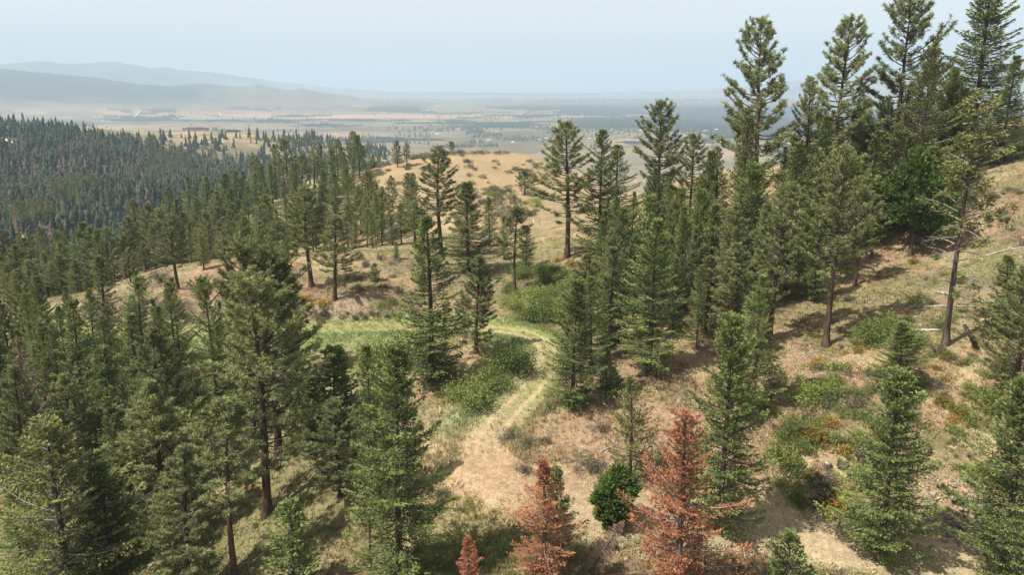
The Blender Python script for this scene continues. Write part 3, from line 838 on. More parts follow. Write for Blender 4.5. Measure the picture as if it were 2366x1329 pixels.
PROTO = {
 'fir0': fir(11), 'fir1': fir(12, 15, 2.4, 0.05, 1.0, ragged=0.3), 'fir2': fir(13, 15, 3.0, 0.10, 0.95, ragged=0.35, gap=0.2),
 'firdense': fir(14, 15, 2.9, 0.07, 1.3, gap=0.05, top_sharp=0.6, droop=0.3),
 'olive0': fir(21, 15, 3.2, 0.08, 1.0, 'fir_olive', gap=0.16, ragged=0.32, droop=0.10, top_sharp=0.62, limb_mat='limb_grey'), 'olive1': fir(22, 15, 2.7, 0.12, 0.9, 'fir_olive', gap=0.22, droop=0.05),
 'fir3': fir(15, 15, 2.8, 0.16, 1.0, ragged=0.5, gap=0.22, top_sharp=0.55, droop=0.15), 'fir4': fir(16, 14, 2.3, 0.03, 1.0, ragged=0.35, gap=0.18, top_sharp=0.9, droop=0.35),
 'slim': fir(31, 14, 1.7, 0.12, 0.9, gap=0.15, ragged=0.35),
 'young': fir(41, 6.0, 1.6, 0.03, 0.9, twig=0.30, ragged=0.3, r=0.09, droop=-0.15, gap=0.1), 'young1': fir(42, 6.0, 1.35, 0.02, 0.9, twig=0.28, r=0.08, droop=-0.1),
 'openfir': fir(43, 9.0, 2.2, 0.10, 0.8, 'fir_olive', gap=0.30, ragged=0.45, r=0.13, droop=-0.05),
 'pine0': pine(51), 'pine1': pine(52, 18, 2.6, 0.30, 1.0, wig=0.4), 'pine2': pine(53, 18, 3.3, 0.20, 1.1, whorl=0.7, round_top=0.5),
 'pinefull': pine(54, 17, 3.5, 0.14, 0.95, round_top=0.8, whorl=0.5, gap=0.05), 'pinefull1': pine(55, 17, 3.0, 0.10, 0.95, round_top=0.9, whorl=0.48, gap=0.06),
 'pineslim': pine(56, 16, 1.9, 0.45, 1.0, r=0.16), 'pinefork': pine(57, 17, 3.6, 0.18, 0.95, forks=2, round_top=0.45, lean=0.8, wig=0.7, whorl=0.6), 'pineopen': pine(58, 19, 3.4, 0.28, 1.15, gap=0.2, whorl=0.62, round_top=0.6, up=0.28),
 'dead0': fir(61, 13, 2.9, 0.05, 1.15, 'dead', dead=True, twig=0.24, gap=0.24, droop=0.05, ragged=0.45, top_sharp=0.7, limb_mat='limb_grey'), 'dead1': fir(62, 13, 2.1, 0.05, 1.1, 'dead', dead=True, twig=0.24, gap=0.22, droop=0.2, ragged=0.45, limb_mat='limb_grey'),
 'snag': snag_tree(71), 'brownsnag': fir(72, 13, 1.5, 0.1, 0.6, 'snag', dead=True, twig=0.22, gap=0.35, limb_mat='limb_grey'),
 'juniper': blob_tree(81, 6, 1.35, n=11000, leaf=0.24), 'juniper1': blob_tree(82, 6.5, 2.6, 0.32, n=12000, leaf=0.26), 'roundpine': pine(83, 7, 1.9, 0.18, 1.3, r=0.12, whorl=0.34, tuft=0.24, round_top=0.6, wig=0.1),
 'bush': shrub(91), 'bush1': shrub(92, 2.6, 1.7, clumps=90, leaf=0.18), 'bushlow': shrub(93, 0.9, 1.1, clumps=34, leaf=0.14), 'goldbush': shrub(94, 0.8, 0.8, 'leaf_gold', 30, 0.12),
 'sage': shrub(95, 0.9, 0.9, 'sage', 30, 0.20, 18, 12, 0.22, 0.2), 'sage1': shrub(96, 1.2, 1.2, 'sage', 40, 0.22, 18, 16, 0.2, 0.2), 'pinebush': shrub(97, 1.7, 1.4, 'fir', 60, 0.24, 20, 10, 0.3),
}
TRI = {k: sum(len(m.loops) // 2 for m in p.values() if isinstance(m, bpy.types.Mesh)) for k, p in PROTO.items()}
print('tris', TRI, sum(TRI.values()))

PLACED = []
NAMES = {'fir': 'fir_tree', 'pine': 'pine_tree'}
KIND = {}
for k in PROTO:
    if k.startswith('pine') and k != 'pinebush': KIND[k] = ('pine_tree', 'pine tree')
    elif k == 'roundpine': KIND[k] = ('pine_tree', 'pine tree')
    elif k.startswith(('fir', 'olive', 'slim', 'young', 'open')): KIND[k] = ('fir_tree', 'fir tree')
    elif k.startswith('dead'): KIND[k] = ('dead_fir_tree', 'dead tree')
    elif k in ('brownsnag',): KIND[k] = ('dead_fir_tree', 'dead tree')
    elif k == 'snag': KIND[k] = ('fir_tree', 'fir tree')
    elif k.startswith('juniper'): KIND[k] = ('juniper_tree', 'juniper')
    elif k.startswith('sage'): KIND[k] = ('sagebrush', 'sagebrush')
    else: KIND[k] = ('shrub', 'shrub')
KIND['pinebush'] = ('conifer_shrub', 'shrub')

prng = random.Random(5)
def plant(kind, x, y, h, label, wf=1.0, group=None, rot=None, tilt=(0.0, 0.0), parts=True, z=None):
    """a tree or shrub as one thing: Empty at its foot, trunk, limbs and crown below it"""
    p = PROTO[kind]
    name, cat = KIND[kind]
    o = link(name, None, None, (x, y, hz(x, y) - 0.05 if z is None else z))
    o.empty_display_size = 0.5
    s = h / p['h']; w = s * wf
    rz = prng.uniform(0, 6.283) if rot is None else rot
    o.rotation_euler = (tilt[0] + prng.gauss(0, 0.012), tilt[1] + prng.gauss(0, 0.012), rz)
    o.scale = (w, w, s)
    tag(o, label, cat, group)
    for part in ('trunk', 'limbs', 'crown', 'stems'):
        if part in p:
            if part in ('limbs', 'stems') and not parts: continue
            c = link({'crown': 'crown' if 'trunk' in p else 'leaves'}.get(part, part), p[part], o)
            if part in ('limbs', 'stems'): c['kind'] = 'stuff'
            if part == 'crown': c['kind'] = 'stuff'
    PLACED.append((x, y, p['R'] * w))
    return o

def by_top(kind, u, v, Y, label, width=None, group=None, rot=None, tilt=(0, 0), hmin=2.0, parts=True):
    """photo pixel of the tree top and forward distance; the foot follows from the ground"""
    t = at(u, v, Y); g = hz(t[0], Y)
    h = max(hmin, t[2] - g)
    wf = 1.0
    if width:   # crown width in photo pixels
        d = Y * CP - t[2] * SP
        wm = width * d / FPX * (1.22 if kind.startswith('pine') else (1.3 if Y > 60 else 1.08))
        wf = (wm / 2.0) / (PROTO[kind]['R'] * 1.05) / (h / PROTO[kind]['h'])
    return plant(kind, t[0], Y, h, label, min(wf, 1.45), group, rot, tilt, parts)

def by_base(kind, u, v, vtop, label, width=None, group=None, rot=None, tilt=(0, 0)):
    """photo pixel where the foot stands on the ground and the row of its top"""
    p = ground_pixel(u, v)
    if p is None: print('NO GROUND', label); return
    x, y, z = p
    tn = (V0 - vtop) / FPX
    # height whose projection lands on row vtop
    zt = y * (tn * CP - SP) / (CP + tn * SP)
    h = max(0.3, zt - z); wf = 1.0
    if width:
        d = y * CP - (z + h * 0.5) * SP
        wm = width * d / FPX * (1.22 if kind.startswith('pine') else (1.3 if y > 60 else 1.08))
        wf = (wm / 2.0) / (PROTO[kind]['R'] * 1.05) / (h / PROTO[kind]['h'])
    return plant(kind, x, y, h, label, min(wf, 1.7), group, rot, tilt)
# ---------------------------------------------------------------- trees one can tell apart in the photograph
# T: by top   (kind, u, v, Y, width px, label)
HERO_TOP = [
 ('olive0', 100, 975, 43, 330, 'broad olive green fir with grey inner limbs filling the bottom left corner'),
 ('firdense', 232, 1075, 45, 190, 'dark dense fir just right of the broad olive fir in the bottom left corner'),
 ('pinefull1', 405, 1040, 43, 190, 'full grey-green pine between the dark fir and the slim bare-trunked pine at bottom left'),
 ('pinefork', 610, 562, 60, 215, 'crooked-topped old pine with a bent grey bough standing above the big left pine'),
 ('fir3', 478, 640, 66, 100, 'dark fir tucked against the left side of the crooked-topped pine'),
 ('pinefull', 345, 765, 60, 160, 'rounded grey-green pine with wide base left of the big left pine'),
 ('pinefull1', 345, 880, 52, 200, 'pale feathery pine below the rounded grey-green pine on the left'),
 ('fir4', 165, 690, 70, 110, 'tall narrow dark fir third from the left edge below the far road'),
 ('firdense', 238, 805, 62, 115, 'dense olive-dark fir right in front of the tall narrow dark fir on the left'),
 ('fir1', 92, 745, 76, 90, 'dark green fir beside the brown dead tree at the left edge'),
 ('slim', 226, 592, 86, 90, 'open tiered fir with bare lower trunk rising over the green road end on the left'),
 ('fir3', 312, 640, 80, 90, 'tiered fir standing in front of the reddish cut bank at left'),
 ('slim', 298, 725, 72, 80, 'slim dark fir in front of the tiered fir by the left cut bank'),
 ('pinefull1', 140, 865, 60, 130, 'pale green young pine between the brown dead tree and the dense olive-dark fir'),
 ('brownsnag', 45, 785, 66, 80, 'bare brown dead conifer near the left edge'),
 ('fir1', 452, 875, 60, 90, 'small dark fir between the pale feathery pine and the big left pine'),
 ('young1', 768, 800, 62, 110, 'sharp dark young fir in front of the green grass below the far road'),
 ('firdense', 905, 800, 38.5, 230, 'large dark Douglas fir in the centre foreground with its trunk foot showing'),
 ('fir0', 850, 800, 48, 120, 'fir close behind the left shoulder of the large central foreground fir'),
 ('young', 665, 1165, 38.5, 140, 'bushy young green fir at the bottom edge below the big pine trunk'),
 ('pinefull', 775, 925, 49, 140, 'pale pine squeezed against the left side of the large central foreground fir'),
 ('firdense', 715, 870, 58, 130, 'dark fir filling the gap behind the big left pine trunk'),
 ('fir0', 988, 500, 68, 160, 'tallest dark fir in the middle, standing left of the road bend'),
 ('pinefull1', 1098, 590, 76, 100, 'pale blue-green pine with bare lower trunk right of the tallest middle fir'),
 ('pine1', 1015, 338, 122, 120, 'open-topped pine rising above the tallest middle fir'),
 ('firdense', 1080, 422, 110, 110, 'dark tiered fir with a fox-brown left side near the centre'),
 ('olive1', 955, 398, 150, 70, 'olive fir left of the open-topped centre pine'),
 ('pine1', 960, 462, 130, 90, 'bushy olive pine in front of the olive fir near the centre'),
 ('fir1', 1130, 455, 132, 60, 'small green fir right behind the dark tiered fir near the centre'),
 ('fir1', 1215, 520, 108, 70, 'conical dark green fir at the edge of the shrub hollow'),
 ('slim', 1165, 500, 118, 60, 'narrow green fir between the dark tiered fir and the slim hollow pine'),
 ('pineopen', 1315, 283, 108, 140, 'tall full-branched pine standing alone on the hill saddle'),
 ('fir2', 1392, 300, 105, 110, 'tall fir of a pair just right of the lone saddle pine'),
 ('fir2', 1425, 335, 112, 110, 'right-hand fir of the pair beside the lone saddle pine, with drooping tiers'),
 ('pine0', 1535, 235, 104, 105, 'tall thin-crowned pine with a forked stem against the valley'),
 ('pineopen', 1602, 312, 100, 90, 'ragged open pine between the thin-crowned pine and the tall right group'),
 ('fir1', 1662, 338, 103, 70, 'small pointed bright fir left of the tall right group'),
 ('fir0', 1515, 510, 64, 150, 'large mid-green fir with a straight dark trunk right of the road bend'),
 ('fir2', 1440, 480, 88, 100, 'olive fir behind the left shoulder of the large mid-green fir'),
 ('pinefull1', 1352, 585, 84, 110, 'grey-green pine behind the two road-bend firs'),
 ('fir4', 1415, 570, 74, 110, 'fir close left of the large mid-green fir'),
 ('fir3', 1590, 510, 84, 90, 'fir right behind the large mid-green fir'),
 ('young', 1500, 455, 92, 70, 'small olive fir top showing between the thin-crowned pine and the large mid-green fir'),
 ('firdense', 1692, 730, 42, 200, 'big dark fir beside the red dead tree in the right foreground'),
 ('fir0', 1762, 640, 54, 140, 'bright-tipped fir rising behind the big dark right-hand foreground fir'),
 ('pineopen', 1770, 48, 92, 165, 'tallest pine on the right with a long dark trunk against the sky'),
 ('pineopen', 1955, 44, 99, 150, 'second tall pine on the right, thin-crowned, against the sky'),
 ('pine2', 2100, 3, 98, 165, 'third tall pine on the right whose tip nearly touches the top edge'),
 ('olive0', 2150, 108, 92, 140, 'dense olive fir in front of the third tall right-hand pine'),
 ('firdense', 2290, -25, 104, 175, 'broad dark fir at the top right reaching past the top edge'),
 ('pine1', 1872, 178, 96, 75, 'slimmer pine between the tallest and the second tall pine on the right'),
 ('olive1', 1722, 245, 86, 110, 'olive fir hugging the left of the tallest right-hand pine trunk'),
 ('fir1', 1842, 328, 78, 110, 'vivid green cone-shaped fir in front of the tall right group'),
 ('fir0', 2235, 205, 98, 90, 'pale olive fir below the broad dark top right fir'),
 ('fir0', 2345, 130, 98, 90, 'fir at the right edge beside the broad dark top right fir'),
 ('pine0', 1950, 340, 64, 145, 'long-trunked pine whose foot stands on the right slope above the shrub belt'),
 ('pinefull1', 1712, 560, 66, 150, 'pale golden-green pine behind the bright-tipped fir'),
 ('fir4', 1650, 470, 80, 110, 'mid-green fir left of the pale golden-green pine'),
 ('fir3', 1745, 380, 82, 110, 'fir at the foot of the tallest right-hand pine'),
 ('pine1', 1805, 420, 68, 110, 'leaning two-toned pine with a long bare trunk left of the long-trunked slope pine'),
 ('fir0', 1905, 270, 88, 110, 'olive-green fir below the second tall pine on the right'),
 ('fir1', 2020, 300, 90, 100, 'dark fir between the second and third tall pines on the right'),
 ('olive0', 2085, 300, 92, 120, 'wide olive fir behind the round juniper on the right slope'),
 ('firdense', 2160, 340, 88, 90, 'dark shaded fir just right of the round juniper'),
 ('olive1', 2055, 220, 96, 90, 'rusty-flecked olive fir between the tall pines on the right'),
 ('pine1', 1560, 430, 110, 70, 'small pine standing behind the large mid-green fir'),
 ('snag', 2258, 215, 58, 200, 'gaunt half-dead fir with grey twisting limbs near the right edge'),
 ('firdense', 2082, 858, 39, 210, 'well-tiered green fir in the lower right with a straight grey trunk'),
 ('firdense', 2385, 880, 37, 230, 'dark green fir cut off by the lower right edge'),
 ('young', 1828, 1232, 34, 110, 'little dark fir tip at the bottom edge beside the dirt road'),
 ('dead0', 1583, 948, 35.5, 260, 'largest rust-red dead fir in the foreground'),
 ('dead1', 1258, 1058, 36, 150, 'narrow rust-red dead fir left of the largest red one'),
 ('dead1', 1082, 1240, 33, 110, 'small pinkish dead fir top at the bottom edge'),
 ('pinefull', 2395, 590, 50, 150, 'bright green pine boughs entering at the right edge'),
 ('fir1', 1290, 1075, 38.5, 110, 'dark green fir half hidden behind the narrow red dead fir'),
 ('pinefull1', 20, 850, 58, 130, 'light green pine at the left edge above the olive fir'),
 ('fir1', 540, 700, 74, 90, 'fir half hidden left behind the crooked-topped pine'),
 ('pine1', 395, 492, 100, 95, 'tall pine with a bare trunk on the reddish bank at left'),
 ('pine1', 917, 323, 230, 28, 'left one of two small pines on the left shoulder of the dome hill'),
 ('pine1', 939, 329, 232, 24, 'right one of two small pines on the left shoulder of the dome hill'),
 ('roundpine', 1043, 327, 262, 20, 'small pine standing on the very crest of the dome hill'),
 ('young', 862, 358, 234, 14, 'tiny pine at the left foot of the dome hill crest'),
 ('firdense', 2210, 160, 100, 70, 'dark fir squeezed between the olive fir and the broad top right fir'),
 ('fir2', 1370, 640, 68, 90, 'fir just right behind the front road-bend fir'),
 ('olive1', 1640, 590, 72, 100, 'sparse olive fir in front of the mid-green firs on the right'),
]
HERO_BASE = [  # (kind, u, v base, v top, width, label)
 ('pine2', 618, 1190, 640, 225, 'biggest pine on the left with a thick reddish trunk on the grass'),
 ('pineslim', 545, 1345, 925, 150, 'slim pine with a long bare dark trunk at the bottom left'),
 ('firdense', 1322, 935, 650, 130, 'front fir at the road bend with a shrub round its foot'),
 ('fir1', 1402, 905, 800, 60, 'small fir just right of the front road-bend fir'),
 ('openfir', 1455, 1115, 868, 120, 'small open-branched fir on the bare bank'),
 ('juniper', 1420, 1215, 1080, 100, 'round dark green juniper on the bank beside the red dead trees'),
 ('juniper1', 2102, 592, 345, 120, 'round mop-headed juniper on a tall bare trunk high on the right slope'),
 ('pineslim', 1190, 685, 478, 75, 'slim straight pine rising from the shrub hollow'),
 ('pine1', 720, 662, 428, 90, 'dark-trunked pine on the left end of the bank above the far road'),
 ('pine1', 774, 693, 497, 85, 'bare-trunked pine on the lip of the bank right of the dark-trunked one'),
 ('pineslim', 688, 860, 640, 80, 'slim pine leaning beside the crooked-topped pine'),
 ('young', 866, 650, 608, 28, 'tiny fir alone on the tan bank slope'),
 ('roundpine', 1213, 450, 392, 44, 'small round pine alone on the dome hill'),
 ('young1', 1418, 885, 845, 40, 'sapling fir at the foot of the small road-bend fir'),
 ('firdense', 2072, 905, 745, 120, 'bushy low fir on the right slope in front of the shrub belt'),
 ('pine0', 1975, 660, 430, 80, 'pine right behind the long-trunked slope pine'),
 ('young', 2325, 660, 590, 60, 'small dark fir at the right edge of the slope'),
 ('young1', 2320, 770, 640, 90, 'bushy young fir by the gaunt half-dead fir'),
 ('fir2', 915, 600, 560, 30, 'little dark fir on the grassy rim above the bank'),
 ('slim', 2148, 515, 400, 60, 'short dark fir on the slope behind the round juniper'),
 ('brownsnag', 1362, 1325, 1170, 60, 'thin dead stem leaning between the two red dead firs'),
 ('pineslim', 857, 1318, 1050, 70, 'thin-trunked tree behind the large central foreground fir'),
]
for kind, u, v, Y, w, lab in HERO_TOP:
    t = (0, 0)
    if 'leaning two-toned' in lab: t = (0.0, 0.05)
    by_top(kind, u, v, Y, lab, w, tilt=t)
for kind, u, v, vt, w, lab in HERO_BASE:
    t = (0, 0)
    if 'thin dead stem' in lab: t = (0.0, 0.42)
    if 'slim pine leaning' in lab: t = (0.0, -0.06)
    by_base(kind, u, v, vt, lab, w, tilt=t)

# second rank: trees of the wood on the ridge at left and middle, by their tops
RIDGE = [(30,565,128),(98,582,120),(135,589,122),(184,514,140),(206,524,135),(245,524,134),(223,530,130),(306,458,160),(333,470,158),(386,432,172),(410,460,165),(430,408,190),(477,408,190),(518,401,195),(541,394,200),
 (589,357,218),(630,333,226),(658,320,222),(694,357,222),(721,337,228),(741,334,230),(765,344,225),(778,320,225),(812,303,226),(827,312,222),(800,385,190),(770,400,182),(855,392,196),(905,405,190),(940,400,170),
 (850,395,178),(880,432,165),(830,430,170),(740,440,170),(700,430,178),(655,415,185),(610,450,165),(570,430,175),(540,470,160),(500,440,170),(450,455,162),(600,510,145),(640,500,145),(680,480,150),(560,500,145),(470,490,148),
 (504,541,132),(481,514,136),(350,520,140),(370,545,135),(330,560,132),(420,530,138),(440,560,128),(280,545,136),(260,590,126),(60,600,118),(10,610,112),(170,600,118),(120,640,108),(30,660,100),(75,680,96),(140,560,130),
 (720,505,150),(760,490,150),(800,470,155),(845,480,152),(880,490,150),(905,500,146),(925,470,150),(730,560,132),(820,520,142),(860,540,140),(560,560,126),(600,575,122),(520,600,116),(470,610,114),(300,630,112),
 (0,530,135),(55,550,140),(365,480,155),(290,500,150),(590,400,195),(680,375,210),(745,390,200),(625,380,205),(560,395,200),(790,350,210)]
kinds = ['pinefull', 'pinefull1', 'fir0', 'fir3', 'fir2', 'fir4', 'pine1', 'olive1', 'firdense', 'pinefull', 'slim']
RIDGE_NAMED = {(812,303): 'taller left one of the two biggest trees at the top end of the wooded ridge', (827,312): 'right one of the two biggest trees at the top end of the wooded ridge', (658,320): 'spiky narrow tree top sticking up alone over the wooded ridge', (630,333): 'pointed tree just left of the spiky narrow top on the wooded ridge', (778,320): 'slim tree just left of the two biggest trees on the wooded ridge'}
ADJ = {'pinefull': 'full grey-green pine', 'pinefull1': 'feathery grey-green pine', 'fir0': 'dark green fir', 'fir1': 'narrow dark green fir', 'fir2': 'ragged dark fir', 'pine1': 'open-crowned pine with bare lower trunk', 'olive1': 'thin olive fir', 'firdense': 'dense dark fir', 'fir3': 'lopsided dark fir', 'fir4': 'narrow spire-shaped fir', 'slim': 'slender fir'}
lab_r = ['grey-green pine crowded among firs on the wooded ridge left of the dome hill', 'dark fir standing in the close wood on the ridge left of the dome hill']
for i, (u, v, Y) in enumerate(RIDGE):
    k = prng.choice(kinds)
    w = 1577 * 7.6 / (Y * 1.03) * prng.uniform(0.75, 1.2)
    lab = RIDGE_NAMED.get((u, v)) or ADJ[k] + ' in the front rank of the wooded ridge'
    g = 'pines of the wooded ridge' if k.startswith('pine') else 'firs of the wooded ridge'
    by_top(k, u, v, Y, lab, w, g, hmin=6, parts=Y < 175)

# third rank: trees that fill the woods of the left hollow and behind the right group
def scatter_px(n, poly_uvY, kinds, label, group, hr, seed, mind=2.6, parts=True):
    """random feet inside a plan polygon given by photo columns and distances"""
    rg = random.Random(seed)
    P = [at(u, 600, Y)[:2] * 1.0 for u, Y in poly_uvY]
    xs = [p[0] for p in P]; ys = [p[1] for p in P]
    cnt = 0; tries = 0
    while cnt < n and tries < n * 60:
        tries += 1
        x = rg.uniform(min(xs), max(xs)); y = rg.uniform(min(ys), max(ys))
        c = False; j = len(P) - 1
        for i in range(len(P)):
            if (P[i][1] > y) != (P[j][1] > y) and x < (P[j][0] - P[i][0]) * (y - P[i][1]) / (P[j][1] - P[i][1]) + P[i][0]: c = not c
            j = i
        if not c: continue
        d = float(road_dist(np.array([x]), np.array([y]))[0][0])
        if d < 3.2: continue
        if any((x - a) ** 2 + (y - b) ** 2 < (mind + 0.35 * r_) ** 2 for a, b, r_ in PLACED): continue
        kk = rg.choice(kinds)
        plant(kk, x, y, rg.uniform(*hr), label.replace('conifer', ADJ[kk]), rg.uniform(0.8, 1.1), group, parts=parts)
        cnt += 1
    return cnt
WOOD = ['pinefull', 'pinefull1', 'fir0', 'fir3', 'fir2', 'firdense', 'olive1', 'fir4']
print('ridge fill', scatter_px(70, [(-40, 125), (200, 130), (450, 150), (700, 150), (900, 160), (880, 200), (700, 215), (560, 200), (300, 165), (-40, 160)], WOOD, 'conifer deep in the ridge wood', 'conifers deep in the ridge wood', (8, 13), 7, 2.4, False))
print('left hollow', scatter_px(38, [(-60, 50), (200, 50), (420, 60), (420, 82), (120, 86), (-60, 92)], WOOD, 'conifer in the hollow at lower left', 'conifers in the lower left hollow', (8, 13), 8, 2.2))
print('right wood', scatter_px(36, [(1560, 74), (1880, 74), (2000, 92), (2200, 104), (2200, 118), (1900, 114), (1600, 98)], WOOD, 'conifer in the thick wood high on the right', 'conifers in the thick right wood', (9, 14), 9, 2.2))
print('behind road trees', scatter_px(9, [(560, 52), (690, 56), (700, 70), (640, 80), (480, 82), (460, 60)], WOOD, 'conifer crowding behind the biggest left pine', 'conifers behind the biggest left pine', (8, 12), 10, 2.2))
print('mid wood', scatter_px(22, [(1370, 74), (1660, 68), (1690, 98), (1400, 102)], WOOD, 'conifer behind the large mid-green fir', 'conifers behind the large mid-green fir', (8, 13), 11, 2.2))
# ---------------------------------------------------------------- shrubs, each where the photograph shows it
SHRUBS = [ # kind, u, v (foot), height m, width factor, label, group
 ('bush1',1188,868,3.0,1.15,'tallest rounded light green shrub inside the road bend',None),
 ('bush1',1082,948,2.8,1.2,'broad light green shrub lowest down beside the grassy road edge',None),
 ('bush1',1135,905,2.6,1.1,'light green shrub between the tallest and the lowest shrub inside the road bend',None),
 ('bush',1050,925,1.6,1.2,'small leafy shrub at the left foot of the lowest bend shrub',None),
 ('bush1',1150,850,2.2,1.1,'leafy shrub behind the tallest shrub inside the road bend',None),
 ('bush1',985,830,2.6,1.2,'soft green shrub left of the tallest middle fir below the far road',None),
 ('bush1',930,840,2.8,1.2,'round bluish green shrub below the far road, right of the green grass',None),
 ('bush1',880,850,2.6,1.1,'green shrub at the edge of the bright grass below the far road',None),
 ('bush',845,830,1.8,1.2,'low green shrub farthest left below the middle of the far road',None),
 ('bush1',1010,870,2.4,1.2,'shrub crowding the foot of the tallest middle fir',None),
 ('pinebush',1325,945,1.5,1.1,'dark olive shrub round the foot of the front road-bend fir',None),
 ('bush',1268,950,0.9,0.8,'small yellow-green shrub on the bank edge left of the front road-bend fir',None),
 ('sage1',1172,1018,1.3,1.1,'grey-green bush at the top of the bare pull-out by the road',None),
 ('sage',1215,1032,0.9,1.1,'second grey-green bush right of the one at the top of the pull-out',None),
 ('sage',1262,1025,0.7,1.0,'small round grey bush on the bare bank',None),
 ('sage1',1208,1092,1.0,1.1,'round dry bush alone on the bare dust of the pull-out',None),
 ('sage1',1360,1090,1.4,1.2,'large dry grey bush below the fallen branches on the bank',None),
 ('sage1',1385,998,1.0,1.1,'dry bush above the fallen branches on the bank',None),
 ('sage1',1540,1150,1.2,1.1,'dry bush behind the largest red dead fir',None),
 ('bush1',2000,800,2.6,1.3,'long green shrub belt left end on the right slope',None),
 ('bush1',2050,785,2.8,1.3,'highest clump in the middle of the shrub belt on the right slope',None),
 ('bush1',2100,800,2.3,1.3,'right end clump of the shrub belt on the right slope',None),
 ('bush',2125,705,1.3,1.5,'grey-green shrub just left of the fallen white logs',None),
 ('bush',2165,600,0.9,1.1,'little round shrub on the upper right slope',None),
 ('bush',2210,650,1.5,1.0,'loose yellowish shrub left of the gaunt half-dead fir',None),
 ('bush',2160,655,0.9,0.7,'small narrow shrub between two others on the upper right slope',None),
 ('goldbush',2110,610,0.9,0.9,'yellow shrub at the foot of the round mop-headed juniper',None),
 ('bush1',2290,955,2.4,1.25,'big rounded green shrub alone on the right slope near the edge',None),
 ('bush',2250,985,1.1,1.3,'low shrub at the foot of the big rounded slope shrub',None),
 ('bush',2175,760,1.0,1.4,'dark green shrub beside the long grey log',None),
 ('bush1',1870,935,2.3,1.4,'deep green shrub mass under the long-trunked pine',None),
 ('bush1',1920,925,2.0,1.3,'green shrub with yellow edges right of the deep green mass',None),
 ('bush1',1825,1015,2.1,1.1,'rounded grey-green shrub right of the big dark foreground fir',None),
 ('goldbush',1875,1015,1.1,1.1,'yellow-green shrub beside the rounded grey-green shrub',None),
 ('bush',1835,1080,0.9,1.3,'low yellow-green shrub above the dirt road right of the big dark fir',None),
 ('sage1',1900,1140,1.8,1.1,'large grey dry bush in the middle of the right-hand slope',None),
 ('goldbush',1940,1185,1.0,1.0,'bright orange and yellow shrub above the dirt road',None),
 ('bush',1985,1195,1.4,0.9,'upright green shrub right of the orange one above the road',None),
 ('bush',1893,1200,0.9,1.0,'yellow-green shrub left of the orange one above the road',None),
 ('sage1',1960,1235,1.2,1.5,'long grey bush right at the upper edge of the dirt road',None),
 ('sage1',1880,1215,1.0,1.2,'grey bush at the road edge below the yellow-green shrub',None),
 ('bush',1975,1105,0.9,1.0,'green shrub just below the two cut stumps',None),
 ('bush',2262,1105,1.3,1.3,'yellow-green shrub on the rim of the dark washed-out hollow',None),
 ('bush',1850,1170,0.9,0.8,'small bright shrub at the edge of the big dark fir, above the road',None),
 ('pinebush',405,712,1.2,1.7,'olive shrub mat on the lip of the far cut bank',None),
 ('bush',880,715,1.5,1.2,'dark shrub hanging over the cut bank near the middle',None),
 ('bush',905,705,1.3,1.2,'yellow-leaved shrub beside the dark one over the cut bank',None),
 ('bush',826,668,1.1,0.9,'round dark shrub in the tree shade on the bank slope',None),
 ('goldbush',700,700,1.3,1.7,'rust-coloured shrub left of the bare-trunked pine on the bank lip',None),
 ('goldbush',745,708,1.0,1.8,'yellowing shrub under the bare-trunked pine on the bank lip',None),
 ('sage1',370,650,2.2,1.4,'pale grey thicket left of the tall bare-trunk pine on the left bank',None),
 ('sage1',830,600,1.3,1.1,'dry bush on the tan slope above the cut bank, upper one',None),
 ('sage1',880,600,1.3,1.1,'dry bush just under the grassy rim above the cut bank',None),
 ('sage',845,618,0.9,1.1,'low dry bush between two bigger ones on the tan slope',None),
]
for k, u, v, h, wf, lab, grp in SHRUBS:
    if 800 < u < 1200 and 800 < v < 960: h *= 1.3
    p = ground_pixel(u, v); plant(k, p[0], p[1], h * 1.1, lab, wf * 0.8, grp)

rg = random.Random(77)
def scatter_shrubs(n, region, kinds, hr, label, group, wf=(0.8, 1.3), crest=False):
    """region: list of photo pixels (polygon) on visible ground"""
    us = [p[0] for p in region]; vs = [p[1] for p in region]
    c = 0; t = 0
    while c < n and t < n * 40:
        t += 1
        u = rg.uniform(min(us), max(us)); v = rg.uniform(min(vs), max(vs))
        ins = False; j = len(region) - 1
        for i in range(len(region)):
            if (region[i][1] > v) != (region[j][1] > v) and u < (us[j] - us[i]) * (v - vs[i]) / (vs[j] - vs[i]) + us[i]: ins = not ins
            j = i
        if not ins: continue
        p = ground_pixel(u, v)
        if p is None or p[1] > 700: continue
        if float(road_dist(np.array([p[0]]), np.array([p[1]]))[0][0]) < 2.6: continue
        plant(rg.choice(kinds), p[0], p[1], rg.uniform(*hr), label, rg.uniform(*wf), group, parts=p[1] < 110)
        c += 1
scatter_shrubs(44, [(1150,640),(1230,620),(1340,650),(1360,720),(1300,760),(1180,740)], ['bush1','bush','bush1'], (1.4,2.6), 'leafy green shrub in the thicket filling the hollow above the road bend', 'shrubs of the hollow thicket', (1.0,1.6))
scatter_shrubs(8, [(1270,600),(1400,620),(1380,680),(1280,650)], ['bush','goldbush'], (0.8,1.4), 'yellowing low shrub on the slope above the hollow thicket', 'yellowing shrubs above the hollow')
scatter_shrubs(62, [(860,385),(960,362),(1150,352),(1260,368),(1270,420),(1180,440),(1020,420),(940,440),(740,450)], ['sage','sage1'], (0.7,1.5), 'dark dry sagebrush clump dotted over the tan dome hill', 'sagebrush on the tan dome hill', (0.9,1.9))
scatter_shrubs(36, [(760,392),(860,376),(950,358),(1060,346),(1180,350),(1175,360),(1060,356),(950,370),(840,396)], ['sage1'], (1.0,1.9), 'sagebrush clump in the fringe along the crest of the dome hill', 'sagebrush along the dome crest', (1.2,2.2))
